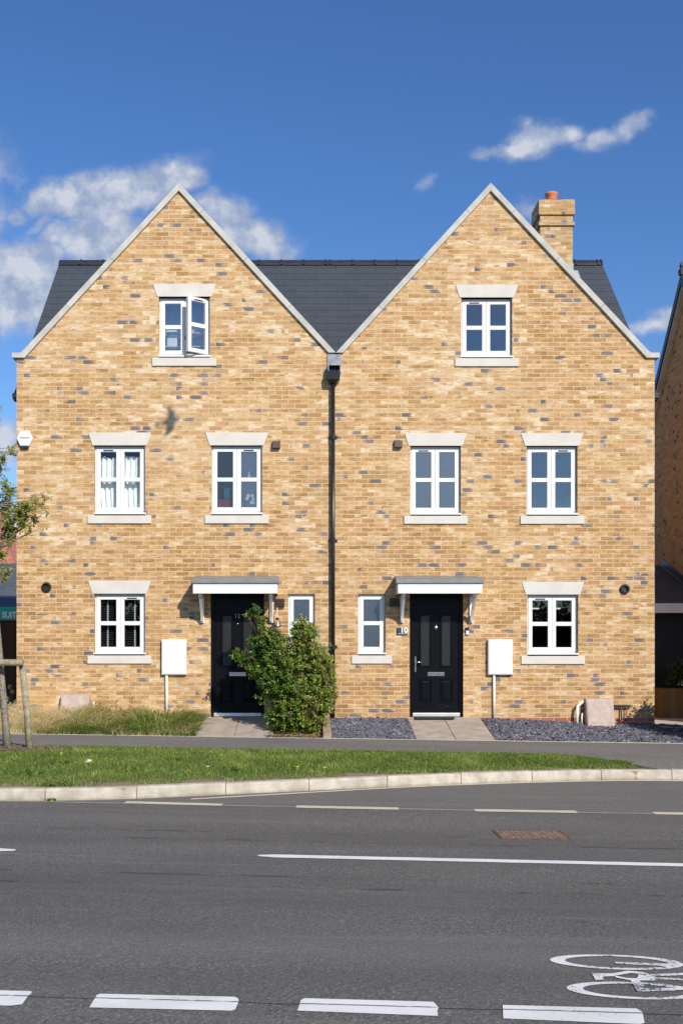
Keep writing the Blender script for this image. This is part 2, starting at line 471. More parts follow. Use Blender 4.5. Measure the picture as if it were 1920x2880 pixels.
def mk_frost(name, col, refl):
    m, t = material(name)
    p = t.pos()
    n1 = t.n('ShaderNodeTexVoronoi', {'Vector': p, 'Scale': 70.0}).outputs['Distance']
    n2 = t.noise(p, 4.0, 3)
    nrm = t.bump(n1, 0.25, 0.004)
    gl = t.n('ShaderNodeBsdfGlossy', {'Color': (0.85, 0.92, 1.0), 'Roughness': 0.22, 'Normal': nrm}).outputs[0]
    df = t.n('ShaderNodeBsdfDiffuse', {'Color': t.mix(n2, tuple(c * 0.8 for c in col), tuple(c * 1.15 for c in col)), 'Normal': nrm}).outputs[0]
    tr = t.n('ShaderNodeBsdfTransparent', {'Color': (0.8, 0.85, 0.9)}).outputs[0]
    body = t.n('ShaderNodeMixShader', {0: 0.62, 1: df, 2: tr}).outputs[0]
    bf = t.n('ShaderNodeNewGeometry').outputs['Backfacing']
    cl = t.n('ShaderNodeBsdfTransparent', {'Color': (1, 1, 1)}).outputs[0]
    front = t.n('ShaderNodeMixShader', {0: refl, 1: body, 2: gl}).outputs[0]
    t.out(t.n('ShaderNodeMixShader', {0: bf, 1: front, 2: cl}).outputs[0])
    return m


M['glass'] = mk_glass('window_glass', 0.20)
M['glass_bright'] = mk_glass('bright_window_glass', 0.26)
M['glass_low'] = mk_glass('dim_window_glass', 0.07)
M['frost'] = mk_frost('obscured_glass', (0.10, 0.12, 0.145), 0.20)
M['frost_dark'] = mk_frost('dark_obscured_glass', (0.035, 0.05, 0.06), 0.10)
M['door_glass'] = mk_frost('door_glass', (0.065, 0.058, 0.052), 0.04)


def mk_leaf(name, stops, transl=0.28, rough=0.42):
    m, t = material(name)
    a = t.attr('tint').outputs['Fac']
    c = t.ramp(a, stops)
    n1 = t.noise(t.pos(), 60.0, 2)
    c = t.mix(t.mr(n1, 0.3, 0.7, 0.0, 0.25), c, tuple(v * 0.6 for v in stops[0][1]))
    pr = t.bsdf(c, rough, None, 0.5)
    tl = t.n('ShaderNodeBsdfTranslucent', {'Color': c}).outputs[0]
    t.out(t.n('ShaderNodeMixShader', {0: transl, 1: pr, 2: tl}).outputs[0])
    return m


M['leaf_shrub'] = mk_leaf('shrub_leaves', [(0.0, (0.04, 0.095, 0.014)), (0.42, (0.12, 0.225, 0.028)), (0.78, (0.34, 0.42, 0.06)), (0.86, (0.27, 0.22, 0.07)), (1.0, (0.27, 0.175, 0.085))], transl=0.38, rough=0.36)
M['leaf_tree'] = mk_leaf('tree_leaves', [(0.0, (0.14, 0.17, 0.026)), (0.6, (0.33, 0.35, 0.060)), (0.9, (0.29, 0.30, 0.08)), (1.0, (0.28, 0.13, 0.05))], transl=0.35)
M['leaf_dark'] = mk_leaf('dark_leaves', [(0.0, (0.03, 0.05, 0.016)), (1.0, (0.10, 0.12, 0.03))])
M['lawn'] = mk_leaf('lawn_blades', [(0.0, (0.075, 0.140, 0.014)), (0.6, (0.170, 0.245, 0.028)), (0.9, (0.31, 0.35, 0.080)), (1.0, (0.42, 0.37, 0.17))], 0.3, 0.5)
M['long_grass'] = mk_leaf('long_grass_blades', [(0.0, (0.10, 0.185, 0.022)), (0.38, (0.25, 0.32, 0.06)), (0.55, (0.62, 0.54, 0.23)), (1.0, (0.98, 0.84, 0.55))], 0.5, 0.6)
M['chips'] = mk_leaf('slate_chips', [(0.0, (0.07, 0.07, 0.088)), (0.6, (0.150, 0.146, 0.182)), (0.93, (0.19, 0.185, 0.215)), (1.0, (0.36, 0.35, 0.36))], 0.0, 0.7)
M['mulch'] = mk_leaf('bark_mulch', [(0.0, (0.07, 0.045, 0.03)), (0.7, (0.17, 0.12, 0.09)), (1.0, (0.30, 0.23, 0.18))], 0.0, 0.9)
M['flower'] = simple('yellow_flower', (0.75, 0.62, 0.05), 0.6)


def mk_rust():
    m, t = material('rusty_iron')
    p = t.pos()
    x, y, z = t.sep(p)
    gx = t.m('FRACT', t.m('MULTIPLY', x, 22.0))
    gy = t.m('FRACT', t.m('ADD', t.m('MULTIPLY', y, 22.0), t.m('MULTIPLY', t.m('FLOOR', t.m('MULTIPLY', x, 22.0)), 0.5)))
    d = t.m('MAXIMUM', t.m('ABSOLUTE', t.m('SUBTRACT', gx, 0.5)), t.m('ABSOLUTE', t.m('SUBTRACT', gy, 0.5)))
    stud = t.mr(d, 0.26, 0.36, 1.0, 0.0)
    n1 = t.noise(p, 20.0, 4)
    c = t.mix(t.mr(n1, 0.3, 0.7), (0.20, 0.115, 0.085), (0.36, 0.26, 0.19))
    c = t.mix(t.m('MULTIPLY', t.m('SUBTRACT', 1.0, stud), 0.55), c, (0.08, 0.05, 0.04))
    t.out(t.bsdf(c, 0.8, t.bump(stud, 0.6, 0.006), 0.3))
    return m


M['rust'] = mk_rust()


# ------------------------------------------------------------------ mesh helper
class MB:
    def __init__(self):
        self.v, self.f, self.mi = [], [], []
        self.tint = []

    def add(self, verts, faces, mi=0, tint=None):
        b = len(self.v)
        self.v += [tuple(p) for p in verts]
        self.f += [tuple(i + b for i in f) for f in faces]
        self.mi += [mi] * len(faces)
        if tint is not None:
            self.tint += [tint] * len(verts)
        return self

    def box(self, x0, x1, y0, y1, z0, z1, mi=0):
        v = [(x0, y0, z0), (x1, y0, z0), (x1, y1, z0), (x0, y1, z0), (x0, y0, z1), (x1, y0, z1), (x1, y1, z1), (x0, y1, z1)]
        return self.add(v, [(0, 3, 2, 1), (4, 5, 6, 7), (0, 1, 5, 4), (1, 2, 6, 5), (2, 3, 7, 6), (3, 0, 4, 7)], mi)

    def prism(self, poly, y0, y1, mi=0):         # poly in x,z (counter-clockwise seen from -y), extruded along y
        n = len(poly)
        v = [(x, y0, z) for x, z in poly] + [(x, y1, z) for x, z in poly]
        f = [tuple(range(n)), tuple(range(2 * n - 1, n - 1, -1))]
        f += [(i, i + n, (i + 1) % n + n, (i + 1) % n) for i in range(n)]
        return self.add(v, f, mi)

    def prism_x(self, poly, x0, x1, mi=0):       # poly in y,z extruded along x
        n = len(poly)
        v = [(x0, y, z) for y, z in poly] + [(x1, y, z) for y, z in poly]
        f = [tuple(range(n - 1, -1, -1)), tuple(range(n, 2 * n))]
        f += [(i, (i + 1) % n, (i + 1) % n + n, i + n) for i in range(n)]
        return self.add(v, f, mi)

    def tube(self, pts, rad, seg=8, mi=0, cap=True):
        pts = [Vector(p) for p in pts]
        rr = rad if isinstance(rad, (list, tuple)) else [rad] * len(pts)
        vs, fs = [], []
        up = None
        for i, p in enumerate(pts):
            d = (pts[min(i + 1, len(pts) - 1)] - pts[max(i - 1, 0)]).normalized()
            if up is None:
                up = Vector((0, 0, 1)) if abs(d.z) < 0.9 else Vector((1, 0, 0))
            a = d.cross(up).normalized()
            b = a.cross(d).normalized()
            up = b
            for k in range(seg):
                t = 2 * math.pi * k / seg
                vs.append(p + (a * math.cos(t) + b * math.sin(t)) * rr[i])
        for i in range(len(pts) - 1):
            for k in range(seg):
                k2 = (k + 1) % seg
                fs.append((i * seg + k, i * seg + k2, (i + 1) * seg + k2, (i + 1) * seg + k))
        if cap:
            fs.append(tuple(range(seg - 1, -1, -1)))
            fs.append(tuple(range((len(pts) - 1) * seg, len(pts) * seg)))
        return self.add(vs, fs, mi)

    def lathe(self, c, prof, seg=24, axis='z', mi=0):   # prof: (radius, height)
        vs, fs = [], []
        for r, h in prof:
            for k in range(seg):
                t = 2 * math.pi * k / seg
                a, b = r * math.cos(t), r * math.sin(t)
                if axis == 'z':
                    vs.append((c[0] + a, c[1] + b, c[2] + h))
                else:                                    # along -y
                    vs.append((c[0] + a, c[1] - h, c[2] + b))
        for i in range(len(prof) - 1):
            for k in range(seg):
                k2 = (k + 1) % seg
                fs.append((i * seg + k, i * seg + k2, (i + 1) * seg + k2, (i + 1) * seg + k))
        fs.append(tuple(range(seg)))
        fs.append(tuple(range((len(prof) - 1) * seg, len(prof) * seg)))
        return self.add(vs, fs, mi)

    def build(self, name, mats, parent=None, bevel=0.0, smooth=False):
        me = bpy.data.meshes.new(name)
        w = wloc(parent)
        me.from_pydata([(p[0] - w.x, p[1] - w.y, p[2] - w.z) for p in self.v], [], self.f)
        for mm in (mats if isinstance(mats, (list, tuple)) else [mats]):
            me.materials.append(mm)
        if any(self.mi):
            me.polygons.foreach_set('material_index', self.mi)
        if self.tint:
            a = me.attributes.new('tint', 'FLOAT', 'POINT')
            a.data.foreach_set('value', self.tint)
        if smooth:
            me.polygons.foreach_set('use_smooth', [True] * len(me.polygons))
        me.update()
        o = bpy.data.objects.new(name, me)
        COL.objects.link(o)
        if parent is not None:
            o.parent = parent
        if bevel:
            b = o.modifiers.new('edge', 'BEVEL')
            b.width = bevel
            b.segments = 2
            b.limit_method = 'ANGLE'
        return o


def wloc(o):
    v = Vector((0, 0, 0))
    while o is not None:
        v += o.location
        o = o.parent
    return v


def tag(o, label, cat, group=None):
    o['label'] = label
    o['category'] = cat
    if group:
        o['group'] = group
    return o


def thing(name, label, cat, loc=(0, 0, 0), group=None):
    o = bpy.data.objects.new(name, None)
    o.empty_display_size = 0.1
    COL.objects.link(o)
    o.location = loc
    return tag(o, label, cat, group)


def kind(o, k):
    o['kind'] = k
    return o


def text_mesh(name, s, size, loc, mat, parent=None, depth=0.004, align='CENTER', width=1.0, bold=0.0):
    cu = bpy.data.curves.new(name, 'FONT')
    cu.body = s
    cu.size = size
    cu.extrude = depth / 2
    cu.align_x = align
    cu.offset = bold
    tmp = bpy.data.objects.new(name + '_curve', cu)
    COL.objects.link(tmp)
    bpy.context.view_layer.update()
    dg = bpy.context.evaluated_depsgraph_get()
    me = bpy.data.meshes.new_from_object(tmp.evaluated_get(dg))
    bpy.data.objects.remove(tmp)
    w = wloc(parent)
    me.transform(Matrix.Translation(Vector(loc) - w) @ Matrix.Rotation(R(90), 4, 'X') @ Matrix.Diagonal((width, 1, 1, 1)))
    me.materials.clear()
    me.materials.append(mat)
    o = bpy.data.objects.new(name, me)
    COL.objects.link(o)
    if parent:
        o.parent = parent
    return o


# ------------------------------------------------------------------ the two houses
XL, XM, XR = fx(38), fx(771), fx(1503)
ZE = 6.10                                                         # spring of the gable glazing line
RIDGE_Y, RIDGE_Z = 3.60, 9.00
EAVE_Y = 0.06


def main_z(y):
    return RIDGE_Z - abs(RIDGE_Y - y) * 1.0


class House:
    pass


def make_house(name_label, x0, x1, xa, openings, top_open):
    h = House()
    h.root = thing('brick_house', name_label, 'house', ((x0 + x1) / 2, 0, 0), 'pair of buff brick gabled houses')
    zap = 8.99                                                    # brick apex under the coping

    def zs(x):
        half = (xa - x0) if x < xa else (x1 - xa)
        return zap - abs(x - xa) / half * (zap - 6.13)

    w = MB()
    xs = sorted({x0, x1, *[o[0] for o in openings], *[o[1] for o in openings]})
    zs_ = sorted({-0.7, ZE, *[o[2] for o in openings], *[o[3] for o in openings]})
    for i in range(len(xs) - 1):
        for j in range(len(zs_) - 1):
            cx_, cz_ = (xs[i] + xs[i + 1]) / 2, (zs_[j] + zs_[j + 1]) / 2
            if any(o[0] < cx_ < o[1] and o[2] < cz_ < o[3] for o in openings):
                continue
            w.add([(xs[i], 0, zs_[j]), (xs[i + 1], 0, zs_[j]), (xs[i + 1], 0, zs_[j + 1]), (xs[i], 0, zs_[j + 1])], [(0, 1, 2, 3)])
    a0, a1, t0, t1 = top_open
    g = lambda pts: w.add([(x, 0, z) for x, z in pts], [tuple(range(len(pts)))])
    g([(x0, ZE), (a0, ZE), (a0, zs(a0)), (x0, zs(x0))])
    g([(a1, ZE), (x1, ZE), (x1, zs(x1)), (a1, zs(a1))])
    g([(a0, t1), (a1, t1), (a1, zs(a1)), (xa, zap), (a0, zs(a0))])
    for o in list(openings) + [top_open]:                         # reveals
        p, q, a, b = o
        dd = 0.14
        w.add([(p, 0, a), (p, dd, a), (p, dd, b), (p, 0, b)], [(0, 1, 2, 3)])
        w.add([(q, 0, a), (q, dd, a), (q, dd, b), (q, 0, b)], [(3, 2, 1, 0)])
        w.add([(p, 0, b), (p, dd, b), (q, dd, b), (q, 0, b)], [(0, 1, 2, 3)])
        w.add([(p, 0, a), (p, dd, a), (q, dd, a), (q, 0, a)], [(3, 2, 1, 0)])
    # outer side wall, back wall
    xo = x0 if abs(x0 - XL) < 1e-3 else x1
    yb = 2 * RIDGE_Y - EAVE_Y
    side = [(xo, 0, -0.7), (xo, yb, -0.7), (xo, yb, main_z(yb) - 0.06), (xo, RIDGE_Y, RIDGE_Z - 0.06), (xo, 0.62, 6.05), (xo, 0, 6.13)]
    w.add(side, [tuple(range(len(side))) if xo == x1 else tuple(reversed(range(len(side))))])
    w.add([(x0, yb, -0.7), (x1, yb, -0.7), (x1, yb, main_z(yb) - .06), (x0, yb, main_z(yb) - .06)], [(3, 2, 1, 0)])
    h.wall = w.build('wall', M['brick'], h.root)

    # coping stones
    cp = MB()
    T = 0.092
    for sgn, xe in ((-1, x0), (1, x1)):
        foot = xe + (0.085 if abs(xe - xo) < 1e-3 else 0.0) * (-sgn)
        A = Vector((xa, 9.068))
        B = Vector((foot, fz(811)))
        d = (B - A).normalized()
        nrm = Vector((d.y, -d.x))
        if nrm.y > 0:
            nrm = -nrm
        L = (B - A).length
        cuts = [0, 0.62, 1.72, 2.82, L] if L > 3.2 else [0, L]
        cuts = [c for c in cuts if c < L - 0.3] + [L]
        for k in range(len(cuts) - 1):
            s0, s1 = cuts[k] + (0.002 if k else 0), cuts[k + 1] - (0.002 if k < len(cuts) - 2 else 0)
            P, Q = A + d * s0, A + d * s1
            P2, Q2 = P + nrm * T, Q + nrm * T
            if k == 0:
                P2 = Vector((xa, A.y + (-T) / max(1e-6, abs(nrm.y))))
            if k == len(cuts) - 2:
                if abs(xe - xo) < 1e-3:
                    Q2 = Q + Vector((0.055 * -sgn, -0.09))
                else:
                    Q2 = Vector((xe - sgn * T / abs(nrm.x) * 0.98, B.y - 0.0))
            poly = [(P.x, P.y), (P2.x, P2.y), (Q2.x, Q2.y), (Q.x, Q.y)]
            if sgn > 0:
                poly = poly[::-1]
            cp.prism(poly, -0.045, 0.24)
        if abs(xe - xo) < 1e-3:                                    # kneeler stone
            k0, k1 = sorted((xe + sgn * 0.07, foot - sgn * 0.003))
            kz = fz(811)
            inn = 0.055
            poly = [(k0, kz - 0.085), (k1 + (inn if sgn < 0 else 0), kz - 0.085), (k1, kz), (k0, kz)] if sgn < 0 else [(k0 - inn, kz - 0.085), (k1, kz - 0.085), (k1, kz), (k0, kz)]
            cp.prism(poly, -0.047, 0.24)
    h.coping = cp.build('coping', M['coping'], h.root, bevel=0.004)

    # roof: slate courses on the street slope, plain slopes elsewhere
    rf = MB()
    xv = xo + (-0.08 if xo == x0 else 0.07)
    r0, r1 = (xv, x1) if xo == x0 else (x0, xv)
    n = 20
    for i in range(n):
        ya, yb_ = EAVE_Y + (RIDGE_Y - EAVE_Y) * i / n, EAVE_Y + (RIDGE_Y - EAVE_Y) * (i + 1) / n
        za, zb_ = main_z(ya), main_z(yb_)
        lip = 0.006
        rf.add([(r0, ya, za), (r1, ya, za), (r1, ya - lip * 0.7, za + lip), (r0, ya - lip * 0.7, za + lip), (r1, yb_, zb_ + 0.001), (r0, yb_, zb_ + 0.001)],
               [(0, 1, 2, 3), (3, 2, 4, 5)])
    ybk = 2 * RIDGE_Y - EAVE_Y + 0.2
    rf.add([(r0, RIDGE_Y, RIDGE_Z), (r1, RIDGE_Y, RIDGE_Z), (r1, ybk, main_z(ybk)), (r0, ybk, main_z(ybk))], [(0, 1, 2, 3)])
    rf.add([(r0, EAVE_Y, main_z(EAVE_Y) - 0.05), (r1, EAVE_Y, main_z(EAVE_Y) - 0.05), (r1, RIDGE_Y, RIDGE_Z - 0.05), (r0, RIDGE_Y, RIDGE_Z - 0.05)], [(3, 2, 1, 0)])
    rf.add([(xv, EAVE_Y, main_z(EAVE_Y)), (xv, RIDGE_Y, RIDGE_Z), (xv, RIDGE_Y, RIDGE_Z - 0.05), (xv, EAVE_Y, main_z(EAVE_Y) - 0.05)], [(0, 1, 2, 3)])
    rf.add([(xv, ybk, main_z(ybk)), (xv, RIDGE_Y, RIDGE_Z), (xv, RIDGE_Y, RIDGE_Z - 0.05), (xv, ybk, main_z(ybk) - 0.05)], [(3, 2, 1, 0)])
    zwr = 8.93
    for xe in (x0, x1):                                           # slopes behind the front gable
        ze = 6.03
        yj = RIDGE_Y - (RIDGE_Z - ze)
        yr = RIDGE_Y - (RIDGE_Z - zwr)
        rf.add([(xe, 0.22, ze), (xa, 0.22, zwr), (xa, yr, zwr), (xe, yj, ze)], [(0, 1, 2, 3) if xe == x0 else (3, 2, 1, 0)])
    h.roof = rf.build('roof', M['slate'], h.root)
    rt = MB()
    xx = r0
    while xx < r1 - 0.02:
        e = min(xx + 0.45, r1)
        prof = [(RIDGE_Y - 0.14, RIDGE_Z - 0.10), (RIDGE_Y - 0.13, RIDGE_Z - 0.075), (RIDGE_Y - 0.03, RIDGE_Z + 0.035), (RIDGE_Y + 0.03, RIDGE_Z + 0.035), (RIDGE_Y + 0.13, RIDGE_Z - 0.075), (RIDGE_Y + 0.14, RIDGE_Z - 0.10)]
        rt.prism_x(prof, xx, e - 0.03)
        rt.prism_x([(y + (0.012 if y > RIDGE_Y else -0.012), z + 0.012) for y, z in prof], e - 0.03, e)
        xx = e
    rt.build('ridge_tiles', M['ridge'], h.roof)
    gt = MB()                                                     # gutter end that peeps past the side wall
    sg = -1 if xo == x0 else 1
    xg0, xg1 = sorted((xo + sg * 0.012, xo + sg * 0.085))
    gt.prism_x([(EAVE_Y + 0.12, 5.40), (EAVE_Y - 0.02, 5.44), (EAVE_Y - 0.02, 5.52), (EAVE_Y + 0.12, 5.52)], xg0, xg1)
    gt.build('gutter_end', M['black_matt'], h.roof)

    # room shells behind the windows, their dimness put into the colour
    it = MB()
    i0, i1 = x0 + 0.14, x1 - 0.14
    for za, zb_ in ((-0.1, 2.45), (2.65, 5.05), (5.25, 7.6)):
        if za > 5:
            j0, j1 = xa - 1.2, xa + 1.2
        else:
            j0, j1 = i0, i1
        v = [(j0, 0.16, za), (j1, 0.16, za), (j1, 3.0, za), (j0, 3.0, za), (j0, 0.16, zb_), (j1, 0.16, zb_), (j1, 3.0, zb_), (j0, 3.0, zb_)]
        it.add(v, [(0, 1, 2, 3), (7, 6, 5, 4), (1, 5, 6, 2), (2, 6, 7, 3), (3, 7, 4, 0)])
    it.build('room_lining', M['room_gloom'], h.root)
    return h


def add_window(h, o, lintel=True, glass='glass', glass_list=None, vent=None, sashes=2, bar=True, open_sash=None, label=None):
    """one window: frame mesh is the part; sashes, panes, vent, lintel and sill are its sub-parts"""
    x0, x1, z0, z1 = o
    F0, F1 = 0.075, 0.135                                         # frame front and back
    cz = z0 + 0.05                                                # top of the cill
    fw = 0.042
    fr = MB()
    g = 0.002
    fr.box(x0 + g, x0 + fw, F0, F1, cz, z1 - g)
    fr.box(x1 - fw, x1 - g, F0, F1, cz, z1 - g)
    fr.box(x0 + fw, x1 - fw, F0, F1, z1 - fw, z1 - g)
    fr.box(x0 + fw, x1 - fw, F0, F1, cz, cz + fw)
    if sashes == 2:
        xm = (x0 + x1) / 2
        fr.box(xm - 0.02, xm + 0.02, F0 + 0.004, F1, cz + fw, z1 - fw)
    win = fr.build('window', M['upvc'], h.root, bevel=0.004)
    if label:
        win['label'] = label
    c = MB()
    c.box(x0 - 0.012, x1 + 0.012, -0.012, F1, z0 + 0.022, cz - 0.001)
    c.build('cill', M['upvc'], win, bevel=0.003)
    # sashes
    zi0, zi1 = cz + fw - 0.012, z1 - fw + 0.012
    if sashes == 2:
        xm = (x0 + x1) / 2
        sp = [(x0 + fw - 0.012, xm - 0.002), (xm + 0.002, x1 - fw + 0.012)]
    else:
        sp = [(x0 + fw - 0.012, x1 - fw + 0.012)]
    sw = 0.066
    k = 0
    for i, (a, b) in enumerate(sp):
        s = MB()
        Y0, Y1 = F0 - 0.012, F0 + 0.05
        s.box(a, a + sw, Y0, Y1, zi0, zi1)
        s.box(b - sw, b, Y0, Y1, zi0, zi1)
        s.box(a + sw, b - sw, Y0, Y1, zi1 - sw, zi1)
        s.box(a + sw, b - sw, Y0, Y1, zi0, zi0 + sw)
        zm = (zi0 + zi1) / 2
        if bar:
            s.box(a + sw, b - sw, Y0 + 0.002, Y1, zm - 0.034, zm + 0.034)
            panes = [(zi0 + sw, zm - 0.034), (zm + 0.034, zi1 - sw)]
        else:
            panes = [(zi0 + sw, zi1 - sw)]
        parts = [s.build('sash', M['upvc'], win, bevel=0.004)]
        for (pa, pb) in panes:
            p = MB()
            p.box(a + sw - 0.004, b - sw + 0.004, Y0 + 0.020, Y0 + 0.024, pa - 0.004, pb + 0.004)
            gm = glass_list[k] if glass_list else glass
            parts.append(p.build('pane', M[gm], win))
            k += 1
        if vent == i:
            t = MB()
            wv = (b - a) * 0.42
            t.box((a + b) / 2 - wv / 2, (a + b) / 2 + wv / 2, Y0 - 0.008, Y0 + 0.001, zi1 - 0.052, zi1 - 0.034)
            parts.append(t.build('trickle_vent', M['black_matt'], win))
        if open_sash is not None and open_sash[0] == i:
            ang = open_sash[1]
            hx = b
            piv = Vector((hx - 0.02, Y0 + 0.01, 0)) - wloc(win)
            rot = Matrix.Translation(piv) @ Matrix.Rotation(ang, 4, 'Z') @ Matrix.Translation(-piv)
            for q in parts:
                q.data.transform(rot)
            hd = MB()
            hd.box(a - 0.004, a + 0.01, F0 + 0.002, F0 + 0.04, zi0 + 0.25, zi0 + 0.32)
            hd.build('handle', M['black_matt'], win)
            st = MB()
            st.tube([(hx - 0.2, F0 + 0.005, zi0 + 0.0), (hx - 0.2, F0 - 0.14, zi0 + 0.004)], 0.006, 6)
            st.build('stay', M['alu'], win)
    # stone
    if lintel:
        l = MB()
        ov, dl = 0.10, 0.028
        l.prism([(x0 - dl, z1), (x1 + dl, z1), (x1 + ov, z1 + 0.218), (x0 - ov, z1 + 0.218)], -0.012, 0.13)
        l.build('lintel', M['stone'], win, bevel=0.004)
    sl = MB()
    sl.box(x0 - 0.108, x1 + 0.108, -0.028, 0.12, z0 - 0.137, z0 - 0.002)
    sl.build('stone_sill', M['stone'], win, bevel=0.004)
    return win


def OP(a, b, top, bot):
    return (fx(a), fx(b), fz(bot), fz(top))


wl_top = OP(364.5, 482, 681, 822)
wl_m1, wl_m2 = OP(216, 333, 1023, 1184), OP(485, 602, 1023, 1184)
wl_g = OP(216, 333, 1364, 1506)
wl_n = OP(661, 723, 1364, 1506)
dl = (fx(483.5), fx(606.5), 0.0, fz(1362))
wr_top = OP(1059, 1176, 683, 823)
wr_m1, wr_m2 = OP(942, 1058, 1024, 1185), OP(1209, 1326, 1024, 1185)
wr_g = OP(1211, 1327.5, 1366, 1507)
wr_n = OP(822, 885, 1364, 1506)
dr = (fx(940.5), fx(1063.5), 0.0, fz(1362))

HL = make_house('buff brick gabled house with a shrub at its door and an open attic window', XL, XM, fx(411), [wl_m1, wl_m2, wl_g, wl_n, dl], wl_top)
HR = make_house('buff brick gabled house with a brick chimney and a number 10 plaque', XM, XR, fx(1126), [wr_m1, wr_m2, wr_g, wr_n, dr], wr_top)

add_window(HL, wl_top, glass='glass_bright', vent=1, open_sash=(1, R(36)), label='attic window with its casement swung open')
add_window(HL, wl_m1, glass='glass_low', vent=0)
add_window(HL, wl_m2, glass_list=['frost_dark', 'frost_dark', 'frost', 'frost'], vent=1)
add_window(HL, wl_g, glass='glass_low', vent=1)
add_window(HL, wl_n, lintel=False, glass='frost', sashes=1, vent=None)
add_window(HR, wr_top, glass='glass', vent=0)
add_window(HR, wr_m1, glass='frost', vent=0)
add_window(HR, wr_m2, glass='glass', vent=1)
add_window(HR, wr_g, glass='glass_low', vent=0)
add_window(HR, wr_n, lintel=False, glass='frost', sashes=1)


def add_door(h, o, handle_side, number=None):
    x0, x1, z0, z1 = o
    Y = 0.055
    fr = MB()
    fw = 0.062
    fr.box(x0 + 0.002, x0 + fw, Y, Y + 0.09, z0 + 0.005, z1)
    fr.box(x1 - fw, x1 - 0.002, Y, Y + 0.09, z0 + 0.005, z1)
    fr.box(x0 + fw, x1 - fw, Y, Y + 0.09, z1 - fw, z1)
    a, b = x0 + fw + 0.003, x1 - fw - 0.003
    L = MB()
    yl = Y + 0.028
    zt, zb_ = z1 - fw - 0.003, z0 + 0.075
    w = b - a
    gx = [(a + w * 0.145, a + w * 0.395), (a + w * 0.605, a + w * 0.855)]
    gz0, gz1 = 0.86, 1.75
    # leaf built as stiles and rails round the glass
    L.box(a, gx[0][0], yl, yl + 0.045, zb_, zt)
    L.box(gx[0][1], gx[1][0], yl, yl + 0.045, zb_, zt)
    L.box(gx[1][1], b, yl, yl + 0.045, zb_, zt)
    for p, q in gx:
        L.box(p, q, yl, yl + 0.045, gz1, zt)
        L.box(p, q, yl, yl + 0.045, zb_, gz0)
    door = L.build('door', M['door'], h.root)
    fr.build('door_frame', M['door'], door, bevel=0.004)
    for p, q in gx:
        m = MB()
        m.box(p + 0.01, q - 0.01, yl + 0.012, yl + 0.02, gz0 + 0.01, gz1 - 0.01)
        m.build('glazed_panel', M['door_glass'], door)
        m = MB()
        e = 0.022
        for (u0, u1, v0, v1) in ((p - 0.008, p + e, gz0 - 0.008, gz1 + 0.008), (q - e, q + 0.008, gz0 - 0.008, gz1 + 0.008), (p + e, q - e, gz1 - e, gz1 + 0.008), (p + e, q - e, gz0 - 0.008, gz0 + e)):
            m.box(u0, u1, yl - 0.014, yl + 0.002, v0, v1)
        m.build('glazing_trim', M['door'], door, bevel=0.006)
        m = MB()                                                  # raised lower panel: sunk ring and raised field
        pz0, pz1 = 0.26, 0.64
        def ring(i0, i1, ya, yb):
            A = [(p + i0, ya, pz0 + i0), (q - i0, ya, pz0 + i0), (q - i0, ya, pz1 - i0), (p + i0, ya, pz1 - i0)]
            B = [(p + i1, yb, pz0 + i1), (q - i1, yb, pz0 + i1), (q - i1, yb, pz1 - i1), (p + i1, yb, pz1 - i1)]
            m.add(A + B, [(j, (j + 1) % 4, (j + 1) % 4 + 4, j + 4) for j in range(4)])
        ring(-0.012, 0.004, yl - 0.001, yl - 0.016)
        ring(0.004, 0.022, yl - 0.016, yl - 0.002)
        ring(0.022, 0.05, yl - 0.002, yl - 0.016)
        m.add([(p + 0.05, yl - 0.016, pz0 + 0.05), (q - 0.05, yl - 0.016, pz0 + 0.05), (q - 0.05, yl - 0.016, pz1 - 0.05), (p + 0.05, yl - 0.016, pz1 - 0.05)], [(0, 1, 2, 3)])
        m.build('raised_panel', M['door'], door)
    xm = (a + b) / 2
    m = MB()
    arc = [(xm + w * 0.35 * math.cos(t), yl - 0.001, 0.115 + 0.10 * math.sin(t)) for t in [math.pi * i / 16 for i in range(17)]]
    m.tube(arc, 0.008, 6)
    arc = [(xm + w * 0.17 * math.cos(t), yl - 0.001, 0.115 + 0.055 * math.sin(t)) for t in [math.pi * i / 12 for i in range(13)]]
    m.tube(arc, 0.008, 6)
    m.build('arched_moulding', M['door'], door, smooth=True)
    m = MB()
    lw = 0.145
    m.box(xm - lw, xm + lw, yl - 0.012, yl, 0.70, 0.765)
    m.box(xm - lw + 0.018, xm + lw - 0.018, yl - 0.020, yl - 0.012, 0.713, 0.753)
    m.build('letter_plate', M['chrome'], door, bevel=0.004)
    hx = a + 0.038 if handle_side < 0 else b - 0.038
    m = MB()
    m.box(hx - 0.014, hx + 0.014, yl - 0.012, yl, 0.77, 1.03)
    m.build('handle_plate', M['chrome'], door, bevel=0.005)
    m = MB()
    s = -handle_side
    m.tube([(hx, yl - 0.01, 0.935), (hx, yl - 0.055, 0.935), (hx + s * 0.02, yl - 0.06, 0.935), (hx + s * 0.12, yl - 0.058, 0.932)], 0.010, 8)
    m.build('lever', M['chrome'], door, smooth=True)
    m = MB()
    if number is None:
        m.lathe((xm, yl, 1.527), [(0.0, 0.0), (0.034, 0.0), (0.034, 0.012), (0.026, 0.02), (0.012, 0.024)], 20, 'y')
        m.tube([(xm, yl - 0.012, 1.575), (xm, yl - 0.03, 1.57), (xm, yl - 0.03, 1.555)], 0.007, 6)
        m.build('knocker', M['chrome'], door, smooth=True)
    else:
        m.lathe((xm, yl, 1.587), [(0.0, 0.0), (0.013, 0.0), (0.013, 0.01), (0.008, 0.014)], 14, 'y')
        m.build('spyhole', M['chrome'], door, smooth=True)
        text_mesh('door_number', number, 0.10, (xm - 0.005, yl - 0.003, 1.69), M['lead_pale'], door)
    m = MB()
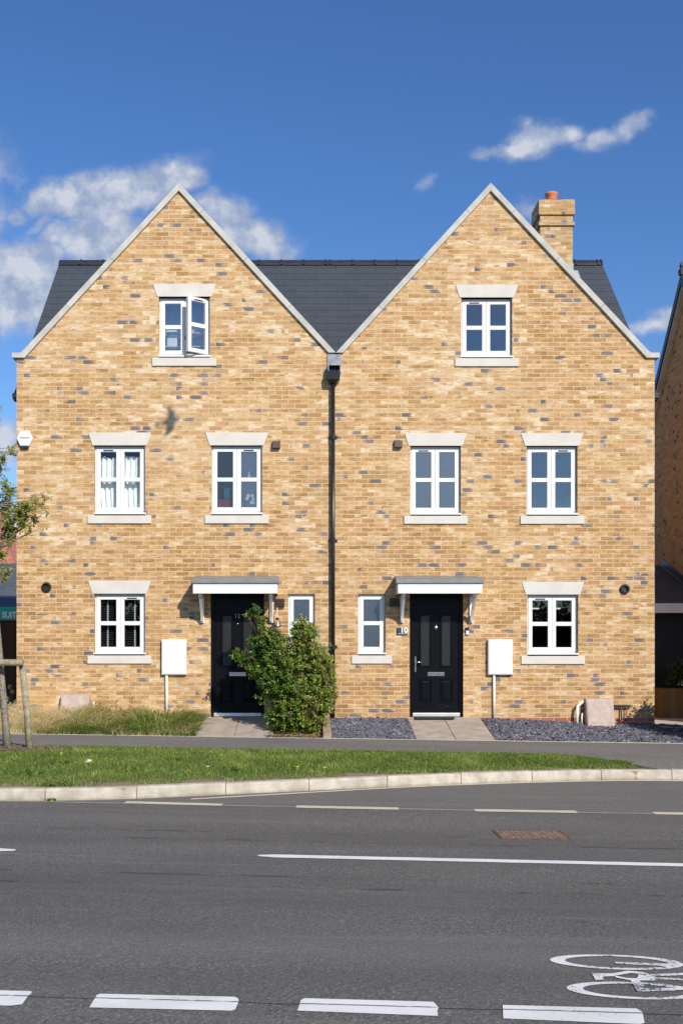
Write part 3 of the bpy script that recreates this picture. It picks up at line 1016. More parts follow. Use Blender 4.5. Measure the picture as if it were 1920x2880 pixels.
    m.box(x0 + fw - 0.01, x1 - fw + 0.01, Y - 0.035, yl + 0.05, z0 + 0.012, z0 + 0.072)
    m.build('threshold', M['alu'], door, bevel=0.006)
    return door


add_door(HL, dl, 1, number='12')
add_door(HR, dr, -1)


def add_canopy(h, x0, x1, brackets):
    D = 0.54
    zt, zb_ = 2.240, 2.078
    f = MB()
    f.box(x0, x1, -D, -D + 0.02, zb_, zt)
    f.box(x0, x0 + 0.02, -D + 0.021, -0.003, zb_, zt)
    f.box(x1 - 0.02, x1, -D + 0.021, -0.003, zb_, zt)
    f.box(x0 + 0.021, x1 - 0.021, -D + 0.021, -0.003, zb_ + 0.03, zb_ + 0.045)
    can = f.build('porch_canopy', M['grp_white'], h.root, bevel=0.003)
    r = MB()
    o = 0.032
    a, b = x0 - o, x1 + o
    zz = 2.405
    yf = -D - 0.025
    r.add([(a, yf, zt + 0.003), (b, yf, zt + 0.003), (b, yf, zt + 0.062), (a, yf, zt + 0.062),
           (a + 0.025, -0.002, zt + 0.003), (b - 0.025, -0.002, zt + 0.003), (b - 0.025, -0.002, zz), (a + 0.025, -0.002, zz)],
          [(0, 1, 2, 3), (3, 2, 6, 7), (1, 5, 6, 2), (0, 3, 7, 4), (0, 4, 5, 1), (4, 7, 6, 5)])
    r.build('canopy_roof', M['grp_grey'], can, bevel=0.008)
    for bx in brackets:
        k = MB()
        wd = 0.028
        zl = 1.605
        k.box(bx - wd, bx + wd, -0.045, -0.003, zl, zb_ - 0.001)
        k.box(bx - wd, bx + wd, -0.44, -0.046, zb_ - 0.05, zb_ - 0.001)
        pts = []
        for i in range(9):
            t = i / 8
            pts.append((-0.046 - 0.34 * t ** 1.0, zl + 0.06 + (zb_ - 0.05 - zl - 0.06) * (t ** 0.8)))
        up = [(y - 0.0, z) for y, z in pts]
        lo = [(y - 0.035, z - 0.035) for y, z in pts]
        for i in range(8):
            k.prism_x([up[i], up[i + 1], lo[i + 1], lo[i]][::-1], bx - wd * 0.8, bx + wd * 0.8)
        k.build('bracket', M['white_paint'], can)
    return can


add_canopy(HL, -1.861, -0.471, (-1.752, -0.585))
add_canopy(HR, 1.517, 2.907, (1.625, 2.80))

# chimney on the right hand house
ch = MB()
c0, c1, cy0, cy1 = 4.685, 5.335, 3.3, 3.95
ch.box(c0, c1, cy0, cy1, 8.2, 9.620)
e = 0.034
ch.box(c0 - e, c1 + e, cy0 - e, cy1 + e, 9.622, 9.695)
ch.box(c0, c1, cy0, cy1, 9.697, 9.838)
ch.box(c0 - e, c1 + e, cy0 - e, cy1 + e, 9.840, 10.14)
chim = ch.build('chimney', M['brick_chimney'], HR.root)
p = MB()
p.lathe(((c0 + c1) / 2 - 0.03, (cy0 + cy1) / 2, 10.10), [(0.118, 0), (0.115, 0.05), (0.112, 0.24), (0.128, 0.255), (0.130, 0.30), (0.115, 0.31), (0.095, 0.30), (0.095, 0.1)], 24)
p.build('chimney_pot', M['terracotta'], chim, smooth=True)
p = MB()
p.box(c0 - 0.012, c1 + 0.012, cy0 - 0.012, cy0 - 0.003, main_z(cy0) - 0.05, main_z(cy0) + 0.16)
p.add([(c0 - 0.1, cy0 - 0.2, main_z(cy0 - 0.2) + 0.03), (c1 + 0.1, cy0 - 0.2, main_z(cy0 - 0.2) + 0.03), (c1 + 0.1, cy0, main_z(cy0) + 0.03), (c0 - 0.1, cy0, main_z(cy0) + 0.03)], [(0, 1, 2, 3)])
p.build('flashing', M['lead_pale'], chim)

# ------------------------------------------------------------------ fixtures on the front wall
# rainwater outlet, hopper and downpipe in the valley between the gables
xp = 0.458
dp = thing('drainpipe', 'black downpipe with a lead outlet and hopper between the two gables', 'drainpipe', (xp, 0, 0))
m = MB()
m.box(0.365, 0.60, -0.022, -0.003, 5.965, 6.16)
m.add([(0.365, -0.022, 5.965), (0.60, -0.022, 5.965), (0.575, -0.13, 5.95), (0.39, -0.13, 5.95)], [(0, 1, 2, 3)])
m.build('outlet_plate', M['lead'], dp)
m = MB()
for xa, xb in ((0.372, 0.386), (0.572, 0.586)):
    m.box(xa, xb, -0.16, -0.023, 5.83, 5.955)
m.prism([(0.386, 5.83), (0.572, 5.83), (0.572, 5.86), (0.479, 5.848), (0.386, 5.86)], -0.16, -0.14)
m.box(0.380, 0.578, -0.0265, -0.0235, 5.84, 5.957, 1)  # black sheet stands in for the shade inside the opening
m.build('outlet_mouth', [M['lead'], M['black_matt']], dp)
m = MB()
hx0, hx1 = 0.362, 0.575
zt, zm, zl = 5.845, 5.70, 5.645
v = [(hx0, -0.20, zt), (hx1, -0.20, zt), (hx1, -0.02, zt), (hx0, -0.02, zt), (hx0 + 0.006, -0.19, zm), (hx1 - 0.006, -0.19, zm), (hx1 - 0.006, -0.02, zm), (hx0 + 0.006, -0.02, zm),
     (xp - 0.04, -0.11, zl), (xp + 0.04, -0.11, zl), (xp + 0.04, -0.03, zl), (xp - 0.04, -0.03, zl),
     (hx0 + 0.015, -0.185, zt), (hx1 - 0.015, -0.185, zt), (hx1 - 0.015, -0.035, zt), (hx0 + 0.015, -0.035, zt),
     (hx0 + 0.015, -0.185, zt - 0.08), (hx1 - 0.015, -0.185, zt - 0.08), (hx1 - 0.015, -0.035, zt - 0.08), (hx0 + 0.015, -0.035, zt - 0.08)]
q = lambda a, b: [(a + i, a + (i + 1) % 4, b + (i + 1) % 4, b + i) for i in range(4)]
m.add(v, [(f[3], f[2], f[1], f[0]) for f in q(0, 4) + q(4, 8)] + q(0, 12)[::1] + [(f[3], f[2], f[1], f[0]) for f in q(12, 16)][::1] + [(16, 17, 18, 19)])
m.build('hopper', M['black_gloss'], dp)
m = MB()
m.tube([(xp, -0.07, 5.66), (xp, -0.07, -0.02)], 0.034, 16)
m.build('pipe', M['black_gloss'], dp, smooth=True)
for zc in (4.75, 3.0, 1.2):
    m = MB()
    m.tube([(xp, -0.07, zc - 0.045), (xp, -0.07, zc + 0.045)], 0.0415, 16)
    m.box(xp - 0.075, xp + 0.075, -0.018, -0.003, zc - 0.02, zc + 0.02)
    m.build('pipe_collar', M['black_gloss'], dp)

# meter boxes with white supply pipes
for (a, b, px_, zlow, lab) in ((fx(372), fx(429), fx(383), 0.0, 'white electric meter box with a thin pipe below, beside the overgrown grass'),
                               (fx(1119), fx(1175.5), fx(1133.5), -0.04, 'white electric meter box with a thin pipe below, above the slate chippings')):
    t = thing('meter_box', lab, 'meter box', ((a + b) / 2, 0, fz(1550)), 'white meter boxes')
    m = MB()
    m.box(a, b, -0.075, -0.003, fz(1550), fz(1469))
    m.build('box', M['grp_white'], t, bevel=0.008)
    m = MB()
    m.box(a + 0.012, b - 0.012, -0.083, -0.0755, fz(1550) + 0.014, fz(1469) - 0.014)
    d_ = m.build('door', M['grp_white'], t, bevel=0.004)
    m = MB()
    m.lathe((b - 0.03, -0.083, (fz(1550) + fz(1469)) / 2), [(0.0, 0), (0.008, 0), (0.008, 0.003)], 10, 'y')
    m.build('lock', M['lead'], d_)
    m = MB()
    m.tube([(px_, -0.03, fz(1550) + 0.01), (px_, -0.03, zlow)], 0.022, 12)
    m.build('pipe', M['white_pipe'], t, smooth=True)

# round flue terminals
for (cx_, cz_, lab) in ((fx(107), fz(1349), 'round black flue outlet on the wall above the gas box in the grass'), (fx(1434), fz(1353), 'round black flue outlet on the wall near the neighbouring gap')):
    m = MB()
    m.lathe((cx_, 0.0, cz_), [(0.060, -0.05), (0.082, 0.0), (0.083, 0.03), (0.074, 0.040), (0.056, 0.042), (0.053, 0.006), (0.0, 0.004)], 28, 'y')
    tag(m.build('flue_outlet', M['black_matt'], None, smooth=False), lab, 'flue outlet', 'flue outlets')

# brown vent covers
def vent(cx_, cz_, w, h_, lab, ribs):
    t = thing('wall_vent', lab, 'wall vent', (cx_, 0, cz_), 'brown wall vents')
    m = MB()
    m.prism_x([(-0.003, cz_ + h_ / 2), (-0.06, cz_ + h_ / 2 - 0.01), (-0.075, cz_ - h_ / 2), (-0.003, cz_ - h_ / 2)][::1], cx_ - w / 2, cx_ + w / 2)
    m.build('hood', M['brown_plastic'], t, bevel=0.006)
    if ribs:
        m = MB()
        for i in range(5):
            z = cz_ + h_ / 2 - 0.03 - i * (h_ - 0.05) / 4
            y = -0.062 - 0.013 * (i / 4)
            m.box(cx_ - w / 2 + 0.012, cx_ + w / 2 - 0.012, y - 0.012, y, z - 0.006, z + 0.006)
        m.build('louvres', M['brown_plastic'], t)


vent(fx(634.5), fz(1022), 0.135, 0.13, 'small brown vent cover beside the upper window with the orchid', False)
vent(fx(914), fz(1020), 0.135, 0.13, 'small brown vent cover beside the upper obscured window nearest the downpipe', False)
vent(fx(643.5), fz(1384), 0.15, 0.145, 'brown louvred vent above the hanging glass lantern', True)
vent(fx(904.5), fz(1384), 0.15, 0.145, 'brown louvred vent in the canopy shade above the number plaque', True)

# alarm box
ax, az = fx(58), fz(1008)
t = thing('alarm_box', 'white hexagonal burglar alarm box with a navy foot at the wall corner', 'alarm box', (ax, 0, az))
hexp = [(ax - 0.137, az + 0.0), (ax - 0.075, az - 0.128), (ax + 0.075, az - 0.128), (ax + 0.137, az + 0.0), (ax + 0.078, az + 0.128), (ax - 0.078, az + 0.128)]
m = MB()
m.prism(hexp, -0.058, -0.003)
m.build('cover', M['grp_white'], t, bevel=0.012)
m = MB()
m.prism([(ax - 0.073, az - 0.129), (ax - 0.058, az - 0.165), (ax + 0.058, az - 0.165), (ax + 0.073, az - 0.129)], -0.056, -0.003)
m.build('foot', M['navy'], t, bevel=0.006)
m = MB()
for i in range(9):
    xx = ax - 0.075 + i * 0.0185
    m.box(xx, xx + 0.013, -0.0605, -0.0585, az + 0.0, az + (0.016 if i % 3 else 0.024))
m.build('logo', M['purple'], t)

# house number plaque, bell, lantern
a, b, z0, z1 = at(1112, 0, 0).x + 0.02, at(1143.5, 0, 0).x, at(0, 1785.5, 0).z, at(0, 1766, 0).z
t = thing('number_plaque', 'small slate plaque with the number 10 beside the black door', 'house number', ((a + b) / 2, 0, z0))
m = MB()
m.box(a, b, -0.022, -0.003, z0, z1)
m.build('slate', simple('plaque_slate', (0.032, 0.05, 0.065), 0.4), t, bevel=0.004)
text_mesh('number', '10', 0.125, (b - 0.05, -0.0245, z0 + 0.036), M['sign_white'], t, bold=0.004)
m = MB()
m.box(a + 0.025, b - 0.008, -0.0245, -0.0225, z0 + 0.012, z0 + 0.026)
m.build('name_strip', M['lead_pale'], t)

bx0, bx1 = at(1308.5, 0, 0).x, at(1318.5, 0, 0).x
t = thing('doorbell', 'small black and white doorbell on the brick beside the door', 'doorbell', ((bx0 + bx1) / 2, 0, at(0, 1786, 0).z))
m = MB()
m.box(bx0, bx1, -0.028, -0.003, at(0, 1786, 0).z, at(0, 1765, 0).z)
m.build('case', M['black_gloss'], t, bevel=0.006)
m = MB()
m.box(bx0 + 0.004, bx1 - 0.004, -0.032, -0.0285, at(0, 1785, 0).z, at(0, 1774, 0).z)
m.build('button_plate', M['upvc'], t, bevel=0.003)

lx, ly = fx(637), -0.12
ltop, lbot = at(0, 1742, -0.1).z, at(0, 1764, -0.1).z
t = thing('lantern', 'little glass lantern hanging on a cord under the brown louvred vent', 'lantern', (lx, ly, lbot))
m = MB()
m.tube([(lx, -0.03, fz(1396)), (lx, ly, fz(1400)), (lx, ly, ltop + 0.02)], 0.007, 6)
m.build('cord', M['white_paint'], t)
m = MB()
m.lathe((lx, ly, lbot), [(0.055, 0.0), (0.058, 0.012), (0.050, 0.016)], 4)
for k in range(4):
    an = math.pi / 2 * k
    m.tube([(lx + 0.052 * math.cos(an), ly + 0.052 * math.sin(an), lbot + 0.01), (lx + 0.03 * math.cos(an), ly + 0.03 * math.sin(an), ltop)], 0.005, 5)
m.lathe((lx, ly, ltop - 0.012), [(0.038, 0.0), (0.030, 0.02), (0.006, 0.045)], 4)
m.build('cage', M['black_matt'], t)
m = MB()
m.lathe((lx, ly, lbot + 0.014), [(0.022, 0.0), (0.022, 0.07), (0.004, 0.085)], 10)
m.build('candle', M['sign_white'], t, smooth=True)

# semi-buried gas boxes
def gasbox(x0, x1, zt, zlow, lab):
    t = thing('gas_box', lab, 'gas meter box', ((x0 + x1) / 2, -0.1, zlow), 'gas meter boxes at the wall foot')
    m = MB()
    prof = [(-0.004, zlow), (-0.24, zlow), (-0.24, zlow + 0.05), (-0.12, zt - 0.012), (-0.10, zt), (-0.004, zt + 0.012)]
    m.prism_x(prof, x0, x1)
    b = m.build('body', M['gasbox'], t, bevel=0.012)
    m = MB()
    th = lambda y: zlow + 0.05 + (y + 0.24) / 0.12 * (zt - 0.012 - zlow - 0.05)
    ya, yb_ = -0.232, -0.126
    m.add([(x0 + 0.02, ya - 0.006, th(ya) + 0.004), (x1 - 0.02, ya - 0.006, th(ya) + 0.004), (x1 - 0.02, yb_ - 0.006, th(yb_) + 0.004), (x0 + 0.02, yb_ - 0.006, th(yb_) + 0.004),
           (x0 + 0.02, ya + 0.01, th(ya)), (x1 - 0.02, ya + 0.01, th(ya)), (x1 - 0.02, yb_ + 0.01, th(yb_)), (x0 + 0.02, yb_ + 0.01, th(yb_))],
          [(0, 1, 2, 3), (1, 5, 6, 2), (0, 3, 7, 4), (3, 2, 6, 7), (0, 4, 5, 1)])
    m.build('lid', M['gasbox'], t, bevel=0.004)
    return t


gasbox(4.72, 5.18, 0.315, -0.16, 'faded brown gas box on the slate chippings by the white pipes')
gasbox(-4.13, -3.65, 0.39, -0.1, 'faded brown gas box half sunk in the long dry grass')
t = thing('waste_pipe', 'white waste pipe bending into the wall beside the gas box', 'pipe', (4.56, -0.1, -0.1))
m = MB()
m.tube([(4.72, -0.01, 0.27), (4.66, -0.06, 0.255), (4.585, -0.09, 0.19), (4.575, -0.1, 0.10), (4.575, -0.1, -0.14)], 0.026, 12)
m.build('main_pipe', M['white_pipe'], t, smooth=True)
m = MB()
m.tube([(4.70, -0.02, 0.075), (4.665, -0.08, 0.06), (4.655, -0.1, 0.0), (4.655, -0.1, -0.13)], 0.013, 10)
m.build('small_pipe', M['white_pipe'], t, smooth=True)
m = MB()
m.tube([(5.14, -0.04, 0.205), (5.50, -0.04, 0.205)], 0.014, 8)
m.tube([(5.14, -0.04, 0.165), (5.47, -0.04, 0.165), (5.53, -0.04, 0.205)], 0.012, 8)
m.tube([(5.34, -0.04, 0.165), (5.34, -0.05, -0.03), (5.42, -0.05, -0.04), (5.44, -0.04, 0.01)], 0.013, 8)
m.tube([(5.42, -0.045, 0.19), (5.42, -0.045, 0.02)], 0.008, 6)
tag(m.build('overflow_pipe', M['twig'], None, smooth=True), 'thin dark overflow pipes at the foot of the wall beyond the gas box', 'pipe')
m = MB()
m.tube([at(263, 1972, -0.08), at(263, 2010, -0.08)], 0.02, 10)
tag(m.build('pipe_stub', M['white_pipe'], None, smooth=True), 'short white pipe stub standing in the long dry grass', 'pipe')
m = MB()
m.box(dr[0] + 0.08, dr[1] - 0.17, -0.20, 0.0, -0.014, 0.012)
tag(m.build('doormat', M['rubber_mat'], None, bevel=0.004), 'thin dark doormat in front of the door at number 10', 'doormat')

# ------------------------------------------------------------------ things seen through the windows
def curtain(x0, x1, z0, z1, seed, lab):
    m = MB()
    rnd = random.Random(seed)
    nx, nz = 40, 14
    ph = rnd.random() * 6
    for i in range(nx + 1):
        u = i / nx
        for j in range(nz + 1):
            v = j / nz
            sag = 0.035 * abs(math.sin(u * math.pi * 2.1 + ph)) + 0.012 * math.sin(u * 9 + ph)
            zt = z1 - sag
            z = z0 + (zt - z0) * v
            y = 0.205 + 0.022 * math.sin(u * 21 + ph + 1.2 * math.sin(v * 3 + ph)) + 0.012 * math.sin(u * 43 + v * 4)
            m.v.append((x0 + (x1 - x0) * u + 0.012 * math.sin(v * 5 + ph), y, z))
    for i in range(nx):
        for j in range(nz):
            a = i * (nz + 1) + j
            m.f.append((a, a + nz + 1, a + nz + 2, a + 1))
            m.mi.append(0)
    return tag(m.build('curtain', M['fabric_white'], None, smooth=True), lab, 'curtain', 'white curtains in the upper window')


wx = (wl_m1[0] + wl_m1[1]) / 2
curtain(wl_m1[0] + 0.06, wx - 0.075, wl_m1[2] + 0.05, wl_m1[3] - 0.15, 3, 'smooth white curtain in the casement that carries the trickle vent')
curtain(wx + 0.02, wl_m1[1] - 0.10, wl_m1[2] + 0.05, wl_m1[3] - 0.13, 11, 'crumpled white curtain in the casement without a trickle vent')

t = thing('venetian_blind', 'dark slatted venetian blind behind the ground floor window', 'window blind', ((wl_g[0] + wl_g[1]) / 2, 0.2, wl_g[3] - 0.1))
m = MB()
z = wl_g[3] - 0.13
while z > wl_g[2] + 0.1:
    m.add([(wl_g[0] + 0.07, 0.185, z - 0.012), (wl_g[1] - 0.07, 0.185, z - 0.012), (wl_g[1] - 0.07, 0.222, z + 0.012), (wl_g[0] + 0.07, 0.222, z + 0.012)], [(0, 1, 2, 3)])
    z -= 0.040
m.build('slats', M['blind'], t)
for xx in (wl_g[0] + 0.20, wl_g[1] - 0.20):
    m = MB()
    m.box(xx - 0.012, xx + 0.012, 0.178, 0.182, wl_g[2] + 0.1, wl_g[3] - 0.11)
    m.build('ladder_tape', M['lead_pale'], t)

# orchid and bottle behind the obscured upper window
ox = wl_m2[0] + 0.66
t = thing('orchid', 'white potted orchid behind the obscured glass of the upper window', 'plant', (ox, 0.2, wl_m2[2] + 0.06))
m = MB()
m.lathe((ox - 0.05, 0.2, wl_m2[2] + 0.07), [(0.035, 0), (0.05, 0.09), (0.045, 0.09)], 14)
m.build('pot', M['upvc'], t, smooth=True)
m = MB()
m.tube([(ox - 0.05, 0.2, wl_m2[2] + 0.15), (ox - 0.06, 0.19, wl_m2[2] + 0.4), (ox, 0.18, wl_m2[2] + 0.52), (ox + 0.06, 0.17, wl_m2[2] + 0.42)], 0.005, 6)
m.build('stem', M['twig'], t)
rnd = random.Random(5)
for k, (dx, dz) in enumerate(((0.03, 0.42), (0.05, 0.36), (0.015, 0.30), (0.06, 0.30), (-0.06, 0.37), (-0.04, 0.42))):
    m = MB()
    for j in range(5):
        an = 2 * math.pi * j / 5 + k
        c = Vector((ox + dx, 0.165, wl_m2[2] + dz - 0.06))
        d = Vector((math.cos(an), -0.2, math.sin(an))) * 0.035
        e_ = Vector((-math.sin(an), 0, math.cos(an))) * 0.016
        m.add([c, c + d * 0.6 + e_, c + d, c + d * 0.6 - e_], [(0, 1, 2, 3)])
    m.build('flower', M['petal'], t)
m = MB()
m.lathe((ox - 0.03, 0.185, wl_m2[2] + 0.62), [(0.024, 0), (0.024, 0.09), (0.011, 0.12), (0.011, 0.15)], 12)
m.box(ox - 0.2, ox + 0.14, 0.17, 0.26, wl_m2[2] + 0.60, wl_m2[2] + 0.618)
tag(m.build('bottle_shelf', M['upvc'], None), 'white bottle on a small shelf behind the obscured upper window', 'shelf')
for mm, z0_, z1_, lab, xo_ in (('red_cloth', 0.12, 0.30, 'dull red towel low behind the dark obscured pane', 0.10), ('teal_cloth', 0.31, 0.54, 'teal towel hanging behind the dark obscured pane', 0.2)):
    m = MB()
    m.box(wl_m2[0] + xo_, wl_m2[0] + 0.40, 0.2, 0.22, wl_m2[2] + z0_, wl_m2[2] + z1_)
    tag(m.build('towel', M[mm], None, bevel=0.008), lab, 'towel')
bxl = wl_n[1] - 0.14
m = MB()
m.lathe((bxl, 0.18, wl_n[2] + 0.52), [(0.026, 0), (0.026, 0.13), (0.012, 0.16), (0.012, 0.19)], 12)
m.box(bxl - 0.09, bxl + 0.05, 0.155, 0.22, wl_n[2] + 0.5, wl_n[2] + 0.518)
tag(m.build('soap_bottle', M['upvc'], None), 'white soap bottle inside the narrow window behind the shrub', 'bottle')
# attic: white boxes on the inner ledge
for k, (dx0, dx1, dz0, dz1, lab) in enumerate(((0.11, 0.30, 0.10, 0.17, 'flat white box at the bottom of the open attic window'), (0.11, 0.29, 0.27, 0.47, 'white cardboard box in the middle of the open attic window'), (0.11, 0.28, 0.50, 0.58, 'white box highest up inside the open attic window'))):
    m = MB()
    m.box(wl_top[0] + dx0, wl_top[0] + dx1, 0.22, 0.42, wl_top[2] + dz0, wl_top[2] + dz1)
    tag(m.build('storage_box', M['cardboard'], None, bevel=0.006), lab, 'box', 'white boxes inside the attic window')
for z_ in (0.255, 0.485):
    m = MB()
    m.box(wl_top[0] + 0.09, wl_top[0] + 0.75, 0.22, 0.45, wl_top[2] + z_, wl_top[2] + z_ + 0.012)
    tag(m.build('shelf_board', M['cardboard'], None), 'lower white shelf inside the attic window' if z_ < 0.3 else 'upper white shelf inside the attic window', 'shelf', 'attic shelves')
m = MB()
m.box(wl_top[0] - 0.05, wl_top[1] + 0.05, 0.47, 0.95, 5.26, 7.45)  # added pale panel, set close behind the glass to lighten the window
tag(m.build('backing_panel', M['backing_pale'], None, bevel=0.01), 'added pale backing panel that lightens the attic window from inside', 'backing_panel')
# pale blind rails in the right ground floor window
for i, (a, b) in enumerate(((wr_g[0] + 0.09, wr_g[0] + 0.235), (wr_g[0] + 0.46, wr_g[0] + 0.60))):
    m = MB()
    m.box(a, b, 0.19, 0.205, wr_g[3] - 0.242, wr_g[3] - 0.218)
    m.box(a, b, 0.196, 0.200, wr_g[3] - 0.218, wr_g[3] - 0.10, 1)
    tag(m.build('roller_blind', [M['upvc'], M['blind']], None), ('short dark roller blind with white rail behind the ground floor casement that has the vent', 'short dark roller blind with white rail behind the ground floor casement without a vent')[i], 'window blind', 'roller blinds')

# ------------------------------------------------------------------ ground, road, kerb, footway
def grid(xs, ys, zfun, mat, name):
    m = MB()
    for x in xs:
        for y in ys:
            m.v.append((x, y, zfun(x, y)))
    ny = len(ys)
    for i in range(len(xs) - 1):
        for j in range(ny - 1):
            a = i * ny + j
            m.f.append((a, a + ny, a + ny + 1, a + 1))
            m.mi.append(0)
    return m.build(name, mat)


def frange(a, b, n):
    return [a + (b - a) * i / n for i in range(n + 1)]


kind(grid([-400, -60, -25, 0, 25, 60, 400], [-400, -60, 0, 60, 400], lambda x, y: zr(x) - 0.25, M['field'], 'ground'), 'structure')
kind(grid([-60, -25] + frange(-20, 20, 20) + [25, 60], [-42, -30, -18, -12, -4.2], lambda x, y: zr(x), M['road'], 'road'), 'structure')

# kerb line (foot of the upstand), from left to right
kp_px = [(0, 2255.5), (184, 2256.5), (343, 2250.6), (484, 2242), (646, 2235), (863, 2226), (1076, 2214), (1272, 2206.5), (1468, 2199), (1652, 2195.5), (1817, 2192), (1920, 2194)]
kp = [on_road(*p) for p in kp_px]
kp = [Vector((kp[0].x - 12, kp[0].y + 0.3, 0)), Vector((kp[0].x - 6, kp[0].y + 0.15, 0)), Vector((kp[0].x - 2, kp[0].y + 0.02, 0))] + kp + [Vector((kp[-1].x + 1.0, kp[-1].y - 0.1, 0)), Vector((kp[-1].x + 3.0, kp[-1].y - 0.5, 0)), Vector((kp[-1].x + 12, kp[-1].y - 2.0, 0))]
# smooth the measured line
for _ in range(2):
    kp = [kp[0]] + [(kp[i - 1] * 0.25 + kp[i] * 0.5 + kp[i + 1] * 0.25) for i in range(1, len(kp) - 1)] + [kp[-1]]


def kerb_y(x):
    for a, b in zip(kp, kp[1:]):
        if a.x <= x <= b.x:
            return a.y + (b.y - a.y) * (x - a.x) / (b.x - a.x)
    return kp[0].y if x < kp[0].x else kp[-1].y


KH, KW = 0.125, 0.15
m = MB()
s = -14.0
joints = [-14.0]
while s < 15:
    s += 0.915
    joints.append(s)
off = 0.31
prof = [(0.0, -0.08), (0.004, 0.06), (0.010, KH - 0.02), (0.020, KH - 0.006), (0.034, KH), (KW, KH), (KW, -0.08)]
for a, b in zip(joints, joints[1:]):
    a, b = a + off, b + off
    xs_ = [a + 0.005, (a + b) / 2, b - 0.005]
    jz = random.uniform(-0.003, 0.003)
    vs = []
    for x in xs_:
        y = kerb_y(x)
        for (dy, dz) in prof:
            vs.append((x, y + dy, zr(x) + dz + (jz if dz > 0 else 0)))
    n = len(prof)
    fs = []
    for i in range(2):
        for k in range(n - 1):
            fs.append((i * n + k, (i + 1) * n + k, (i + 1) * n + k + 1, i * n + k + 1))
    fs.append(tuple(range(n)))
    fs.append(tuple(range(3 * n - 1, 2 * n - 1, -1)))
    m.add(vs, fs)
kind(m.build('kerb', M['kerb'], None), 'structure')
m = MB()                                                          # mortar bed that closes the joints
for a, b in zip(frange(-14, 15, 60), frange(-14, 15, 60)[1:]):
    ya, yb_ = kerb_y(a), kerb_y(b)
    vs = []
    for x, y in ((a, ya), (b, yb_)):
        vs += [(x, y + 0.012, zr(x) - 0.05), (x, y + 0.022, zr(x) + KH - 0.012), (x, y + KW - 0.01, zr(x) + KH - 0.010), (x, y + KW - 0.01, zr(x) - 0.05)]
    m.add(vs, [(0, 4, 5, 1), (1, 5, 6, 2), (2, 6, 7, 3)])
kind(m.build('kerb_bedding', M['edging'], None), 'structure')

VTIP = 4.42                                                       # right-hand tip of the grass verge


def verge_front(x):
    return kerb_y(x) + KW


def verge_back(x):
    b = yfront(x)
    if x > 3.1:
        t = clamp((x - 3.1) / (VTIP - 3.1), 0, 1)
        b = b * (1 - t * t) + (verge_front(x) + 0.02) * t * t
    return max(b, verge_front(x) + 0.004)


def zverge(x, y):
    f, b = verge_front(x), verge_back(x)
    t = clamp((y - f) / max(0.01, b - f), 0, 1)
    ff = verge_front(x)
    # footway level at that depth, kerb level at the kerb
    tt = clamp((y - ff) / max(0.05, yfront(x) - ff), 0, 1)
    k = zr(x) + KH - 0.012
    return k + (zf(x) - k) * tt + 0.03 * math.sin(math.pi * t) * (b - f > 0.3)


m = MB()                                                          # footway, widening to the kerb right of the verge
xs_ = frange(-30, -8, 8) + frange(-7.5, 8, 62) + frange(9, 30, 6)
nn = 7
for x in xs_:
    a, b = yback(x), (verge_back(x) - 0.03 if x < VTIP else verge_front(x))
    for j in range(nn):
        t = j / (nn - 1)
        y = a + (b - a) * t
        z = zf(x)
        yf_ = yfront(x)
        if y < yf_:
            k = zr(x) + KH
            tt = clamp((y - verge_front(x)) / max(0.05, yf_ - verge_front(x)), 0, 1)
            z = k + (zf(x) - k) * tt
        m.v.append((x, y, z))
for i in range(len(xs_) - 1):
    for j in range(nn - 1):
        a = i * nn + j
        m.f.append((a, a + 1, a + nn + 1, a + nn))
        m.mi.append(0)
kind(m.build('footway', M['footway'], None), 'structure')
m = MB()                                                          # thin footway edging strip on the house side
for a, b in zip(frange(-14, 14, 56), frange(-14, 14, 56)[1:]):
    m.add([(a, yback(a) - 0.012, zf(a) + 0.006), (b, yback(b) - 0.012, zf(b) + 0.006), (b, yback(b) + 0.038, zf(b) + 0.006), (a, yback(a) + 0.038, zf(a) + 0.006),
           (a, yback(a) - 0.012, zf(a) - 0.05), (b, yback(b) - 0.012, zf(b) - 0.05)], [(0, 1, 2, 3), (4, 5, 1, 0)])
kind(m.build('path_edging', M['concrete'], None), 'structure')

m = MB()                                                          # verge soil
xs_ = frange(-16, -6, 10) + frange(-5.8, VTIP, 60)
for x in xs_:
    for j in range(9):
        t = j / 8
        y = verge_front(x) + (verge_back(x) - verge_front(x)) * t
        m.v.append((x, y, zverge(x, y)))
        m.tint.append(1.0 if j == 0 else (0.55 if j == 1 else 0.0))
for i in range(len(xs_) - 1):
    for j in range(8):
        a = i * 9 + j
        m.f.append((a, a + 9, a + 10, a + 1))
        m.mi.append(0)
kind(m.build('verge', M['lawn_soil'], None, smooth=True), 'structure')

# front garden surface from the footway to the house and the yards at both sides
gx = frange(-16, -5.2, 8) + frange(-5, 8, 52) + frange(9, 16, 4)
m = MB()
for x in gx:
    for y in [yback(x) + 0.03, yback(x) * 0.66, yback(x) * 0.33, 0.02, 4, 12, 30]:
        m.v.append((x, y, hg(x, y) - 0.03 if y < 0.5 else zb(x) - 0.03))
for i in range(len(gx) - 1):
    for j in range(6):
        a = i * 7 + j
        m.f.append((a, a + 7, a + 8, a + 1))
        m.mi.append(0)
kind(m.build('garden_ground', M['soil'], None), 'structure')
kind(grid(frange(5.93, 7.75, 3), [-0.35, 0.4, 2, 5, 9], lambda x, y: zb(x) - 0.012, M['concrete'], 'driveway'), 'structure')


